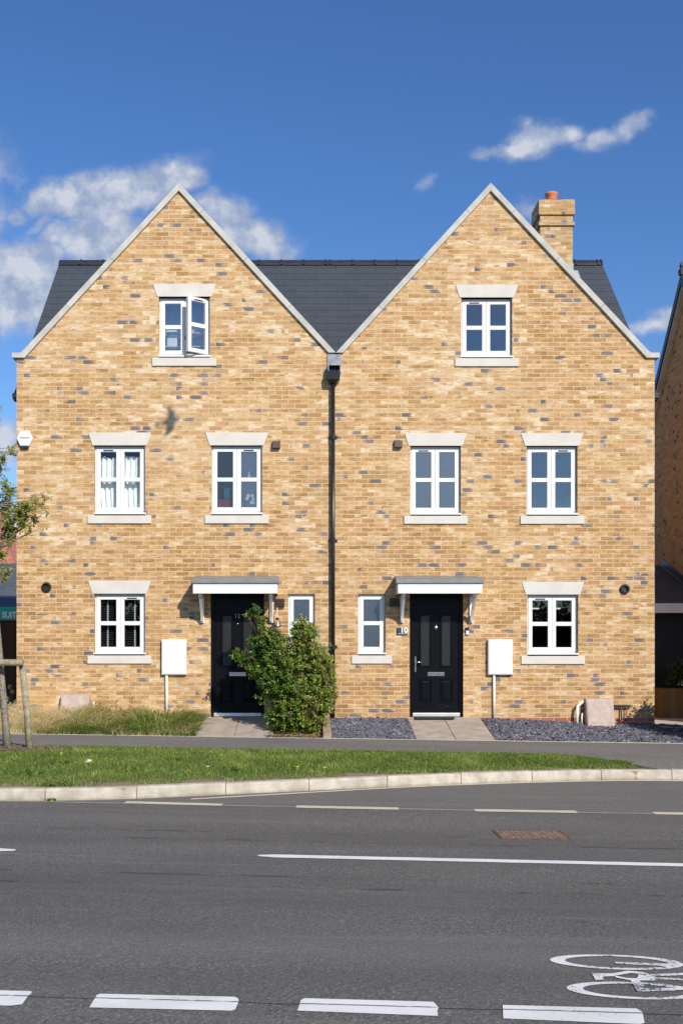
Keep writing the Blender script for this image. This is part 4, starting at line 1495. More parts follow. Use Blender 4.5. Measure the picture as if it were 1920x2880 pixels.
def path(x0, x1, nrow, name):
    m = MB()
    y1 = yback((x0 + x1) / 2) + 0.0
    ys = frange(-0.005, y1, nrow)
    xm = (x0 + x1) / 2
    g = 0.006
    for (a, b) in ((x0, xm), (xm, x1)):
        for j in range(nrow):
            ya, yb_ = ys[j] - g, ys[j + 1] + g
            v = []
            for dz in (0.0, -0.05):
                for (x, y) in ((a + g, yb_), (b - g, yb_), (b - g, ya), (a + g, ya)):
                    v.append((x, y, hg(x, y) + 0.004 + dz))
            m.add(v, [(0, 1, 2, 3), (0, 4, 5, 1), (1, 5, 6, 2), (2, 6, 7, 3), (3, 7, 4, 0)])
    m.add([(x0 + 0.01, -0.02, hg(x0, 0) - 0.006), (x1 - 0.01, -0.02, hg(x1, 0) - 0.006), (x1 - 0.01, y1 + 0.02, hg(x1, y1) - 0.006), (x0 + 0.01, y1 + 0.02, hg(x0, y1) - 0.006)], [(3, 2, 1, 0)], 1)
    return kind(m.build(name, [M['slab'], M['slab_joint']], None), 'structure')


path(1.72, 2.955, 2, 'path')
path(-1.74, -0.52, 3, 'path')

m = MB()
v = []
segs = [(0.0, -0.52), (-0.53, -1.06), (-1.07, yback(0.36) + 0.03)]
for a, b in segs:
    va = []
    for dz in (0.075, -0.06):
        for (x, y) in ((0.27, b), (0.40, b), (0.40, a - 0.006), (0.27, a - 0.006)):
            va.append((x, y, hg(x, y) + dz))
    m.add(va, [(0, 1, 2, 3), (0, 4, 5, 1), (1, 5, 6, 2), (2, 6, 7, 3), (3, 7, 4, 0)])
kind(m.build('kerb_edging', M['edging'], None, bevel=0.006), 'structure')


# ------------------------------------------------------------------ road markings
def strip(a, b, w, mat, name='road_marking', lift=0.004, ends=0.0, taper=0.0):
    """painted strip from a to b (road points, centre line), width w"""
    a, b = Vector((a[0], a[1], 0)), Vector((b[0], b[1], 0))
    d = (b - a).normalized()
    n = Vector((-d.y, d.x, 0))
    L = (b - a).length
    k = max(1, int(L / 0.12))
    vs, fs = [], []
    rnd = random.Random(int(a.x * 100) + int(a.y * 77))
    for i in range(k + 1):
        t = i / k
        p = a + d * (L * t)
        w1 = w2 = w / 2
        if i in (0, k):
            w1 *= 1 - ends
            w2 *= 1 - ends
        w1 += rnd.uniform(-0.0035, 0.0035)
        w2 += rnd.uniform(-0.0035, 0.0035)
        q1, q2 = p + n * w1, p - n * w2
        vs += [(q1.x, q1.y, zr(q1.x) + lift), (q2.x, q2.y, zr(q2.x) + lift)]
    if ends:
        e0, e1 = a - d * 0.018, b + d * 0.022
        for i in range(k):
            fs.append((2 * i, 2 * i + 1, 2 * i + 3, 2 * i + 2))
        m0 = len(vs)
        vs += [(e0.x, e0.y, zr(e0.x) + lift), (e1.x, e1.y, zr(e1.x) + lift)]
        fs.append((0, m0, 1))
        fs.append((2 * k, 2 * k + 1, m0 + 1))
    else:
        for i in range(k):
            fs.append((2 * i, 2 * i + 1, 2 * i + 3, 2 * i + 2))
    m = MB().add(vs, fs)
    return kind(m.build(name, mat, None), 'structure')


def rline(p, q, wpx, mat, **kw):
    A, B = on_road(*p), on_road(*q)
    mid = ((p[0] + q[0]) / 2, (p[1] + q[1]) / 2)
    w = abs(on_road(mid[0], mid[1] - wpx / 2).y - on_road(mid[0], mid[1] + wpx / 2).y)
    return strip(A, B, w, mat, **kw)


# near broken line: 0.6 m marks, cut square across the lane
def near_dash(c):
    m = MB()
    cs = [Vector((on_road(*p).x, on_road(*p).y, 0)) for p in c]
    vs = [(p.x, p.y, zr(p.x) + 0.004) for p in cs]
    m.add(vs, [tuple(range(len(vs)))])
    kind(m.build('road_marking', M['paint_white'], None), 'structure')


near_dash([(-230, 2827), (-205, 2784), (88, 2791), (89, 2796), (78, 2806), (62, 2828), (30, 2832)])
near_dash([(251, 2837), (272, 2802), (282, 2798.5), (660, 2807), (670, 2812), (671, 2820), (662, 2842), (652, 2846)])
near_dash([(836, 2846), (846, 2816), (856, 2811), (1218, 2821), (1222, 2825), (1234, 2838), (1229, 2844), (1231, 2861)])
near_dash([(1415, 2868), (1413, 2830), (1790, 2840), (1806, 2850), (1812, 2880), (1800, 2884)])
near_dash([(1985, 2886), (1975, 2846), (2350, 2856), (2380, 2900)])
# centre line
rline((-600, 2380), (38, 2393), 8.0, M['paint_white'], ends=0.4)
rline((729, 2408.5), (2300, 2443), 8.5, M['paint_white'], ends=0.5)
# edge-of-carriageway dashes and the faded thin line that joins them
rline((352, 2258), (625, 2265), 6.0, M['paint_cream'])
rline((833, 2270), (1120, 2276), 6.5, M['paint_cream'])
rline((1335, 2280.5), (1621, 2285), 6.5, M['paint_cream'])
rline((1838, 2288.5), (2120, 2294), 6.5, M['paint_cream'])
rline((-400, 2247), (360, 2260.5), 2.6, M['paint_pale'], lift=0.0025)
rline((540, 2264.5), (2200, 2297.5), 3.0, M['paint_pale'], lift=0.0025)
# pale channel line under the kerb
m = MB()
xs_ = frange(on_road(536, 2250).x, 8.0, 50)
vs, fs = [], []
for i, x in enumerate(xs_):
    g = clamp((x - xs_[0]) / 2.5, 0, 1)
    y = kerb_y(x) - 0.03 - 0.17 * (1 - g)
    w = 0.085
    vs += [(x, y, zr(x) + 0.0035), (x, y - w, zr(x) + 0.0035)]
    if i:
        fs.append((2 * i - 2, 2 * i - 1, 2 * i + 1, 2 * i))
m.add(vs, fs)
kind(m.build('channel_line', M['paint_cream'], None), 'structure')

# cycle symbol
m = MB()


def ring_px(cx_, cy_, rx, ry, w, n=56):
    C = on_road(cx_, cy_)
    Lx = on_road(cx_ - rx, cy_)
    T, B = on_road(cx_, cy_ - ry), on_road(cx_, cy_ + ry)
    ax_ = abs(C.x - Lx.x)
    ay_ = abs(T.y - B.y) / 2
    cy0_ = (T.y + B.y) / 2
    vs, fs = [], []
    for i in range(n):
        a = 2 * math.pi * i / n
        for k in (0, 1):
            x = C.x + (ax_ - k * w * 1.55) * math.cos(a)
            y = cy0_ + (ay_ - k * w * 0.62) * math.sin(a) - 0.05 * (x - C.x)
            vs.append((x, y, zr(x) + 0.004))
    for i in range(n):
        j = (i + 1) % n
        fs.append((2 * i, 2 * i + 1, 2 * j + 1, 2 * j))
    m.add(vs, fs)


def zz(x, y):
    return (1520 + x * 0.2551, 2660 + y * 0.2551)


def poly_px(pts, lift=0.0045):
    ws = [on_road(*zz(*p)) for p in pts]
    m.add([(w.x, w.y, zr(w.x) + lift) for w in ws], [tuple(range(len(ws)))])


c1 = zz(835, 193)
ring_px(c1[0], c1[1], 715 * 0.2551, 82 * 0.2551, 0.05)
c2 = zz(1040, 507)
ring_px(c2[0], c2[1], 735 * 0.2551, 95 * 0.2551, 0.05)
poly_px([(815, 190), (1500, 218), (1500, 244), (825, 212)], 0.005)
poly_px([(548, 312), (690, 318), (800, 318), (830, 348), (690, 352), (680, 372), (705, 388), (600, 390), (585, 352)])
for (p, q) in (((800, 318), (960, 290)), ((960, 290), (1120, 305)), ((1120, 305), (1250, 345)), ((800, 340), (960, 372)), ((960, 372), (1240, 375))):
    poly_px([(p[0], p[1]), (q[0], q[1]), (q[0] + 30, q[1] + 24), (p[0] + 30, p[1] + 24)], 0.005)
poly_px([(1080, 330), (1240, 345), (1250, 380), (1060, 372)], 0.0052)
poly_px([(1200, 330), (1900, 300), (1900, 326), (1210, 352)], 0.005)
poly_px([(1200, 360), (1900, 388), (1900, 410), (1210, 382)], 0.005)
poly_px([(980, 380), (1070, 380), (1140, 455), (1110, 520), (1060, 518), (1035, 470)], 0.0054)
poly_px([(1080, 485), (1440, 480), (1700, 470), (1700, 495), (1430, 512), (1090, 522)], 0.0056)
kind(m.build('cycle_symbol', M['paint_worn'], None), 'structure')

# iron cover
A = on_road(1390, 2349)
t = thing('access_cover', 'rusty rectangular iron access cover set in the road', 'manhole cover', (1.98, A.y, zr(1.98)))
m = MB()
x0, x1, y0, y1 = 1.675, 2.285, on_road(1404, 2361.4).y, on_road(1377, 2337).y
zc = zr(1.98)
for (a, b, c, d) in ((x0, x1, y0, y0 + 0.02), (x0, x1, y1 - 0.02, y1), (x0, x0 + 0.02, y0 + 0.0205, y1 - 0.0205), (x1 - 0.02, x1, y0 + 0.0205, y1 - 0.0205)):
    m.box(a, b, c, d, zc - 0.05, zc + 0.009)
m.build('cover_frame', M['twig'], t)
for (a, b) in ((x0 + 0.025, 1.977), (1.983, x1 - 0.025)):
    m = MB()
    m.box(a, b, y0 + 0.025, y1 - 0.025, zc - 0.05, zc + 0.0085)
    m.build('plate', M['rust'], t)

# ------------------------------------------------------------------ vegetation
def blade(m, base, h, lean, w, tint, segs=2, droop=0.0):
    an = 0.48 + random.gauss(0, 0.65)                             # blades turn their faces to the sun
    side = Vector((math.cos(an), math.sin(an), 0))
    pts = []
    for i in range(segs + 1):
        t = i / segs
        p = base + Vector((0, 0, h * (t - droop * t * t * t))) + lean * (t * t)
        pts.append((p, w * (1 - t) ** 0.7))
    vs, fs = [], []
    for i, (p, ww) in enumerate(pts[:-1]):
        vs += [p - side * ww, p + side * ww]
    vs.append(pts[-1][0])
    for i in range(segs - 1):
        fs.append((2 * i, 2 * i + 1, 2 * i + 3, 2 * i + 2))
    k = 2 * (segs - 1)
    fs.append((k, k + 1, k + 2))
    m.add(vs, fs, 0, tint)


MULCH = (-4.35, -3.62, 1.05, 0.42)                                # bark patch round the young tree


def in_mulch(x, y):
    return ((x - MULCH[0]) / MULCH[2]) ** 2 + ((y - MULCH[1]) / MULCH[3]) ** 2 < 1 + 0.25 * math.sin(x * 9)


rnd = random.Random(21)
m = MB()
cnt = 0
while cnt < 62000:
    x = rnd.uniform(-7.2, VTIP)
    f, b = verge_front(x), verge_back(x)
    y = rnd.uniform(f - 0.02, b + 0.03)
    if b - f < 0.03 or in_mulch(x, y):
        continue
    nn_ = mnoise.noise(Vector((x * 1.7, y * 1.7, 0)))
    n2_ = mnoise.noise(Vector((x * 5, y * 5, 3)))
    edge = min(y - f, b - y)
    if (y - f) < 0.26 and mnoise.noise(Vector((x * 2.2, y * 6, 8))) + 0.35 * n2_ + rnd.random() * 0.25 < 0.42 - (y - f) * 2.2 - 0.09 * max(0, x + 0.5):
        continue
    hh = rnd.uniform(0.020, 0.046) * (1.0 + 1.0 * max(0, n2_) + 0.8 * max(0, nn_))
    if b - f < 0.3:
        hh *= 0.7
    tint = clamp(0.40 + 0.62 * nn_ + 0.35 * n2_ + rnd.gauss(0, 0.16), 0, 0.93)
    if rnd.random() < 0.035 + 0.10 * (y - f < 0.12):
        tint = 1.0
    an = rnd.uniform(0, 6.28)
    ln = rnd.uniform(0.2, 0.9) * hh
    blade(m, Vector((x, y, zverge(x, y) - 0.004)), hh, Vector((math.cos(an) * ln, math.sin(an) * ln, 0)), rnd.uniform(0.0035, 0.0065), tint)
    cnt += 1
# taller weed tufts
for (px_, py_, k) in ((365, 2180, 45), (500, 2155, 40), (165, 2165, 60), (150, 2215, 60), (840, 2168, 40), (80, 2190, 35), (1225, 2165, 20), (660, 2172, 30)):
    d = FPX * (EYE_Z + 0.28) / (py_ - CY)
    bx_, by_ = (px_ - CX) * d / FPX, EYE_Y + d
    for _ in range(k):
        x, y = bx_ + rnd.gauss(0, 0.09), by_ + rnd.gauss(0, 0.06)
        an = rnd.uniform(0, 6.28)
        hh = rnd.uniform(0.05, 0.10)
        blade(m, Vector((x, y, zverge(x, y) - 0.004)), hh, Vector((math.cos(an), math.sin(an), 0)) * rnd.uniform(0.02, 0.09), rnd.uniform(0.008, 0.016), clamp(rnd.gauss(0.25, 0.15), 0, 0.8), 3, 0.3)
kind(m.build('grass', M['lawn'], None), 'stuff')

# small weeds at the kerb foot
def weed(px_, py_, n, r, lab):
    P = on_road(px_, py_)
    m = MB()
    for _ in range(n):
        an = rnd.uniform(0, 6.28)
        L = rnd.uniform(0.4, 1.0) * r
        blade(m, P + Vector((rnd.gauss(0, r * 0.3), rnd.gauss(0, r * 0.15), 0)), L, Vector((math.cos(an), math.sin(an), 0)) * L * 0.7, rnd.uniform(0.008, 0.016), clamp(rnd.gauss(0.35, 0.2), 0, 0.85), 3, 0.35)
    tag(m.build('weed', M['lawn'], None), lab, 'weed', 'weeds along the kerb')


weed(147, 2254, 40, 0.055, 'leafy green weed tuft growing out of the bare kerb joint near the tree')
weed(1258, 2207, 22, 0.03, 'tiny weed at the kerb foot, behind the gap between cream dashes')
weed(1700, 2193, 22, 0.04, 'sparse weed at the kerb foot close to the tip of the verge')
weed(1845, 2190, 40, 0.05, 'dry weed tuft at the kerb where the footway meets it')

# dandelions and clover in the verge
for (px_, py_, mt, lab) in ((836, 2168, 'flower', 'yellow dandelion nearest the middle of the verge'), (172, 2145, 'flower', 'yellow dandelion near the young tree'), (247, 2162, 'pebble_white', 'white scrap of litter lying in the verge'), (584, 2168, 'pebble_white', 'tiny white daisy on the verge'), (912, 2168, 'flower', 'small yellow dandelion at the far side of the dandelion pair')):
    d = FPX * (EYE_Z + 0.27) / (py_ - CY)
    x, y = (px_ - CX) * d / FPX, EYE_Y + d
    m = MB()
    if mt == 'flower' or 'daisy' in lab:
        hz = 0.045 if mt == 'flower' else 0.022
        m.tube([(x, y, zverge(x, y) - 0.005), (x, y, zverge(x, y) + hz)], 0.003, 5)
        m.lathe((x, y, zverge(x, y) + hz), [(0.004, 0), (0.018, 0.004), (0.020, 0.010), (0.008, 0.014)], 10)
        nm = 'flower'
    else:
        z = zverge(x, y) + 0.02
        m.add([(x - 0.03, y, z), (x + 0.03, y - 0.02, z + 0.012), (x + 0.045, y + 0.02, z + 0.03), (x - 0.02, y + 0.03, z + 0.022), (x, y, z + 0.04)], [(0, 1, 4), (1, 2, 4), (2, 3, 4), (3, 0, 4)])
        nm = 'litter'
    tag(m.build(nm, M[mt], None), lab, 'flower' if nm == 'flower' else 'litter')

# long dry grass in the left front garden
m = MB()
cnt = 0
while cnt < 15000:
    x = rnd.uniform(-6.6, -1.70)
    y = rnd.uniform(yback(x) + 0.03, -0.02)
    edge = -1.76 - x
    if edge < 0.0 and rnd.random() < 0.8:
        continue
    n1_ = mnoise.noise(Vector((x * 0.9, y * 1.4, 5)))
    n2_ = mnoise.noise(Vector((x * 3, y * 3, 9)))
    depth_t = y / yback(x)
    green = clamp((x + 3.5) * 0.75 + 0.22, -0.35, 0.68)           # greener near the path
    v = 0.78 - 0.62 * green + 0.25 * n1_ + 0.12 * n2_ - 0.9 * max(0, depth_t - 0.62) + rnd.gauss(0, 0.13)
    hh = rnd.uniform(0.18, 0.46) * (0.84 + 0.85 * mnoise.noise(Vector((x * 2.1, y * 1.5, 21))) + 0.3 * n2_)
    hh = max(hh, 0.07)
    if x > -2.2:
        hh *= clamp(1.0 - (x + 2.2) * 1.1, 0.45, 1)
    if depth_t > 0.75:
        hh *= 0.55
    if x > -2.35:
        hh *= 0.95
    lx_ = 0.45 if x < -2.9 else (-0.1 if x < -2.3 else 0.5)
    an = rnd.gauss(0, 0.9)
    lean = Vector((lx_ * hh * rnd.uniform(0.4, 2.6) + rnd.gauss(0, 0.11), rnd.gauss(-0.07, 0.10), 0))
    blade(m, Vector((x, y, hg(x, y) - 0.02)), hh * 1.25, lean, rnd.uniform(0.0050, 0.0105), clamp(v, 0, 1), 4, 0.5)
    cnt += 1
for _ in range(700):                                              # dried tussock by the path and flattened straw
    x = rnd.gauss(-2.55, 0.33)
    y = clamp(rnd.gauss(-1.1, 0.12), yback(x) + 0.02, -0.1)
    an = rnd.uniform(0, 6.28)
    hh = rnd.uniform(0.10, 0.22)
    blade(m, Vector((x, y, hg(x, y) - 0.02)), hh, Vector((math.cos(an), math.sin(an) * 0.5, 0)) * rnd.uniform(0.08, 0.25), 0.0035, clamp(rnd.gauss(0.66, 0.15), 0, 1), 4, 0.6)
kind(m.build('long_grass', M['long_grass'], None), 'stuff')


def leaf(m, c, d, up, L, W, tint):
    d = d.normalized()
    s = d.cross(up)
    s = s.normalized() if s.length > 1e-4 else Vector((1, 0, 0))
    nrm = s.cross(d)
    m.add([c, c + d * L * 0.45 + s * W + nrm * W * 0.35, c + d * L, c + d * L * 0.45 - s * W + nrm * W * 0.35], [(0, 1, 2), (0, 2, 3)], 0, tint)


def blobs_px(lst, y, depth=0.8):
    out = []
    for (px_, py_, r) in lst:
        c = at(px_, py_, y)
        out.append((c, r * (y - EYE_Y) / FPX))
    return out


def leafy(name, blobs, n_per_area, L, W, mat, parent, rnd, tipfun, ydepth=0.85, shell=0.55):
    m = MB()
    tot = sum(r * r for _, r in blobs)
    for c, r in blobs:
        k = int(n_per_area * r * r / tot)
        # sprays: short twigs carrying leaves, so the crown breaks into clumps with gaps
        per = 9
        for _ in range(max(1, k // per)):
            d = Vector((rnd.gauss(0, 1), rnd.gauss(0, 1), rnd.gauss(0, 1))).normalized()
            rad = r * (shell + (1 - shell) * rnd.random()) * rnd.uniform(0.75, 1.08)
            b = c + Vector((d.x * rad, d.y * rad * ydepth, d.z * rad))
            grow = (d + Vector((0, 0, 0.55)) + Vector((rnd.gauss(0, .35), rnd.gauss(0, .35), rnd.gauss(0, .35)))).normalized()
            ln = L * rnd.uniform(2.0, 3.6)
            base_t = tipfun(rnd, b, c, r)
            for i in range(per):
                t = i / per
                p = b + grow * ln * (t - 0.4)
                an = i * 2.4 + rnd.uniform(-.4, .4)
                ax_ = grow.cross(Vector((0.3, 0.2, 1))).normalized()
                bx_ = grow.cross(ax_)
                out = (ax_ * math.cos(an) + bx_ * math.sin(an)) * 0.85 + grow * 0.6
                leaf(m, p, out, Vector((0.25 + rnd.gauss(0, .4), -0.55 + rnd.gauss(0, .4), 0.8)), L * rnd.uniform(0.7, 1.2), W * rnd.uniform(0.7, 1.2), clamp(base_t(t) + rnd.gauss(0, 0.09), 0, 1))
    return m.build(name, mat, parent)


def shrub_tip(rnd, b, c, r):
    hue = clamp(0.46 + 0.30 * mnoise.noise(b * 4.0) + 0.22 * clamp((b.x + 0.15) / 0.5, -1, 1) + rnd.gauss(0, 0.11), 0.0, 0.77)
    brown = rnd.random() < (0.22 if b.z > 0.9 else 0.10)
    return lambda t: (0.93 if (brown and t > 0.45) else hue + 0.12 * t)


YS = -0.92
shrub_blobs = blobs_px([(825, 1965, 92), (790, 1880, 82), (872, 1860, 66), (850, 1800, 46), (765, 1812, 44), (722, 1836, 26), (905, 1915, 38), (868, 1985, 72), (800, 2025, 52),
                        (850, 2040, 50), (912, 1888, 40), (922, 1955, 22), (886, 1932, 56), (895, 2000, 34), (712, 1716, 13), (726, 1742, 13), (742, 1768, 15), (755, 1790, 20), (668, 1846, 13), (690, 1858, 16), (712, 1872, 22), (846, 1766, 22), (870, 1775, 18), (700, 1738, 10), (715, 1800, 14), (915, 1960, 26), (762, 1930, 40)], YS)
sb = at(835, 2066, YS)
shrub = thing('shrub', 'bushy green shrub with bronze tips growing beside the black door', 'shrub', (sb.x, YS, hg(sb.x, YS)))
rs = random.Random(77)
leafy('foliage', shrub_blobs, 29000, 0.054, 0.0185, M['leaf_shrub'], shrub, rs, shrub_tip, 0.8, 0.30)
m = MB()
base = Vector((sb.x, YS, hg(sb.x, YS) - 0.03))
for c, r in shrub_blobs:
    for k in range(2):
        tgt = c + Vector((rs.gauss(0, r * 0.4), rs.gauss(0, r * 0.3), rs.gauss(0, r * 0.4)))
        mid = base.lerp(tgt, 0.5) + Vector((rs.gauss(0, 0.05), rs.gauss(0, 0.05), 0.06))
        m.tube([base + Vector((rs.gauss(0, 0.05), rs.gauss(0, 0.04), 0)), mid, tgt], [0.014, 0.009, 0.003], 5)
m.build('stem', M['twig'], shrub)

# litter of dead leaves under the shrub and along the footway edge
m = MB()
for _ in range(650):
    x = rs.uniform(-0.62, 0.25)
    y = rs.uniform(yback(x) + 0.0, -0.1)
    if rs.random() < 0.5:
        y = yback(x) + abs(rs.gauss(0, 0.06))
    leaf(m, Vector((x, y, hg(x, y) + rs.uniform(-0.015, 0.03))), Vector((rs.gauss(0, 1), rs.gauss(0, 1), 0.2)), Vector((rs.gauss(0, .5), rs.gauss(0, .5), 1)), rs.uniform(0.03, 0.06), rs.uniform(0.008, 0.016), rs.random())
kind(m.build('fallen_leaves', mk_leaf('dead_leaves', [(0.0, (0.14, 0.07, 0.03)), (0.6, (0.30, 0.19, 0.09)), (1.0, (0.42, 0.34, 0.18))], 0.1, 0.8), None), 'stuff')

# weeds with seed heads in front of the gas box wall
m = MB()
for (px_, ph_) in ((365, 1945), (328, 1972), (372, 1958), (300, 1988)):
    p0, p1 = at(px_ - 6, 2030, -0.4), at(px_, ph_, -0.4)
    m.tube([p0, p0.lerp(p1, 0.6) + Vector((0.01, 0, 0)), p1], [0.004, 0.003, 0.002], 5)
    m.tint += [0.5] * 15
    for k in range(16):
        t = rs.uniform(0.4, 1)
        leaf(m, p0.lerp(p1, t), Vector((rs.gauss(0, 1), rs.gauss(0, 1), 0.4)), Vector((0, 0, 1)), 0.045, 0.012, rs.uniform(0.1, 0.7))
tag(m.build('wild_plant', M['leaf_tree'], None), 'tall thin weed plant rising from the long grass against the wall', 'plant')

# slate chippings
m = MB()
rc = random.Random(4)


def chip(x, y, z, s):
    n = rc.choice((4, 5, 5))
    a0 = rc.uniform(0, 6.28)
    nrm = Vector((rc.gauss(0, 0.42), rc.gauss(0, 0.42), 1)).normalized()
    ax_ = nrm.cross(Vector((math.cos(a0), math.sin(a0), 0.1))).normalized()
    bx_ = nrm.cross(ax_)
    c = Vector((x, y, z))
    top = []
    for i in range(n):
        a = 2 * math.pi * i / n + rc.uniform(-.3, .3)
        top.append(c + ax_ * math.cos(a) * s * rc.uniform(0.7, 1.2) + bx_ * math.sin(a) * s * 0.55 * rc.uniform(0.7, 1.2))
    th = nrm * rc.uniform(0.006, 0.013)
    vs = [p + th for p in top] + top
    fs = [tuple(range(n))] + [(i + n, (i + 1) % n + n, (i + 1) % n, i) for i in range(n)]
    m.add(vs, fs, 0, clamp(rc.gauss(0.5, 0.22), 0, 1) if rc.random() > 0.03 else 1.0)


for (xa, xb, k) in ((0.41, 1.71, 3000), (2.965, 9.5, 9800)):
    for _ in range(k):
        x = rc.uniform(xa, xb)
        y0_ = yback(x) + 0.045
        y = rc.uniform(y0_, -0.01 if x < 5.9 else 0.25)
        if 4.64 < x < 5.17 and y > -0.34:
            continue
        chip(x, y, hg(x, min(y, 0)) - 0.012 + rc.uniform(0, 0.016), rc.uniform(0.018, 0.042))
kind(m.build('slate_chippings', M['chips'], None), 'stuff')

# ------------------------------------------------------------------ young tree with its stake frame
YT = -3.45
tb = at(20, 2110, YT)
tree = thing('young_tree', 'young street tree with thin grey trunk and yellowing leaves beside the verge', 'tree', (tb.x, YT, zf(tb.x)))
m = MB()
tp = [at(22, 2118, YT), at(15, 2030, YT), at(6, 1930, YT), at(-2, 1830, YT), at(-14, 1700, YT), at(-25, 1560, YT), at(-38, 1420, YT), at(-45, 1280, YT), at(-50, 1120, YT)]
m.tube(tp, [0.058, 0.05, 0.047, 0.044, 0.04, 0.036, 0.03, 0.022, 0.01], 10)
rt_ = random.Random(13)
tips = blobs_px([(12, 1292, 16), (38, 1272, 12), (25, 1260, 9), (8, 1318, 12), (14, 1352, 10), (18, 1385, 24), (30, 1372, 12), (8, 1425, 30), (60, 1440, 24), (85, 1432, 20), (108, 1418, 16), (122, 1398, 10), (128, 1440, 7), (70, 1470, 20), (100, 1462, 14),
                 (30, 1468, 32), (8, 1500, 30), (28, 1528, 12), (126, 1480, 5), (88, 1495, 9), (10, 1565, 15), (15, 1602, 14), (4, 1625, 14), (2, 1152, 4),
                 (-60, 1300, 60), (-110, 1400, 80), (-70, 1520, 60), (-150, 1260, 80), (-150, 1500, 70), (-60, 1180, 45), (-40, 1600, 30)], YT)
for c, r in tips:
    src = min((p for p in tp[3:]), key=lambda p: (p - c).length + max(0, p.z - c.z) * 2)
    mid = src.lerp(c, 0.55) + Vector((0, rt_.gauss(0, 0.03), 0.03))
    m.tube([src, mid, c], [0.011, 0.007, 0.003], 5)
m.build('trunk', M['bark'], tree, smooth=True)
tips2 = [(c + Vector((0, rt_.gauss(0, 0.12), 0)), r) for c, r in tips]


def tree_tip(rnd, b, c, r):
    hue = clamp(0.45 + 0.3 * mnoise.noise(b * 5.0) + rnd.gauss(0, 0.14), 0.05, 0.85)
    red = rnd.random() < 0.07
    return lambda t: 1.0 if (red and t > 0.5) else hue


leafy('crown', tips2, 17000, 0.040, 0.0155, M['leaf_tree'], tree, rt_, tree_tip, 1.0, 0.35)

t = thing('tree_stake', 'weathered timber stake frame with round posts supporting the young tree', 'tree stake', (at(82, 2117, -3.55).x, -3.55, -0.2))
m = MB()
m.tube([at(83, 2124, -3.55), at(78, 2020, -3.55), at(62, 1872, -3.55)], [0.048, 0.046, 0.043], 14)
m.build('post', M['post_wood'], t, smooth=True)
m = MB()
m.tube([at(-250, 2122, -3.5), at(-240, 1870, -3.5)], 0.045, 14)
m.build('post', M['post_wood'], t, smooth=True)
m = MB()
cb0, cb1 = at(-275, 1864, -3.61), at(65, 1864, -3.64)
m.tube([cb0, cb1], 0.047, 14)
m.build('crossbar', M['post_wood'], t, smooth=False)

m = MB()
for _ in range(1500):
    x = rc.gauss(MULCH[0], MULCH[2] * 0.5)
    y = rc.gauss(MULCH[1], MULCH[3] * 0.5)
    if not in_mulch(x, y) or y > yfront(x) - 0.01:
        continue
    chip(x, y, zverge(x, y) + rc.uniform(0, 0.015), rc.uniform(0.015, 0.035))
mm_ = m
kind(mm_.build('bark_mulch', M['mulch'], None), 'stuff')

# ------------------------------------------------------------------ left background: fence, board, grey roof, red roof
YF = 5.0
fz0, fz1 = -0.4, at(0, 1745, YF).z
f = thing('timber_fence', 'dark brown close-boarded timber fence in the shade beside the house', 'fence', (-7, YF, fz0))
m = MB()
x = -13.0
while x < -4.3:
    m.box(x, x + 0.118, YF + (0.0 if int(x * 100) % 2 else 0.006), YF + 0.025, fz0, fz1 - 0.02)
    x += 0.120
m.build('boards', M['fence_wood'], f)
m = MB()
m.box(-13, -4.3, YF - 0.03, YF + 0.05, fz1 - 0.018, fz1 + 0.004)
m.build('capping_rail', M['fence_wood'], f)
s = thing('site_sign', 'green marketing suite sign board with white capitals above the timber fence', 'sign', (-6.5, YF - 0.02, fz1))
sz0, sz1 = fz1 + 0.008, at(0, 1707, YF).z
m = MB()
m.box(-8.9, -4.35, YF - 0.03, YF - 0.005, sz0, sz1)
m.build('board', M['sign_green'], s)
xs_ = at(6, 0, YF - 0.03).x
capz = at(0, 1738, YF).z
text_mesh('lettering', 'SUITE', 0.182, (xs_, YF - 0.034, capz), M['sign_white'], s, align='LEFT', width=0.84, bold=0.009)
text_mesh('lettering', 'MARKETING', 0.182, (xs_ - 0.06, YF - 0.034, capz), M['sign_white'], s, align='RIGHT', width=0.84, bold=0.009)

g = thing('garage', 'grey roofed garage behind the timber fence', 'garage', (-8, 12, -0.3))
y0, y1 = 11.5, 15.0
ez, rz = at(0, 1715, y0).z, at(0, 1585, y1).z
m = MB()
m.box(-12.0, -5.3, y0 + 0.15, y1 + 3.4, -0.6, ez - 0.02)
m.build('wall', M['brick_red'], g)
m = MB()
x0, x1 = -12.2, -5.0
n = 16
for i in range(n):
    ya, yb_ = y0 + (y1 - y0) * i / n, y0 + (y1 - y0) * (i + 1) / n
    za, zb_ = ez + (rz - ez) * i / n, ez + (rz - ez) * (i + 1) / n
    m.add([(x0, ya, za - 0.0), (x1, ya, za), (x1, ya, za + 0.03), (x0, ya, za + 0.03), (x1, yb_, zb_ + 0.002), (x0, yb_, zb_ + 0.002)], [(0, 1, 2, 3), (3, 2, 4, 5)])
m.add([(x0, y1, rz), (x1, y1, rz), (x1, 2 * y1 - y0, ez), (x0, 2 * y1 - y0, ez)], [(0, 1, 2, 3)])
m.add([(x1, y0, ez), (x1, y1, rz), (x1, 2 * y1 - y0, ez)], [(0, 1, 2)])
m.build('roof', M['slate_far'], g)

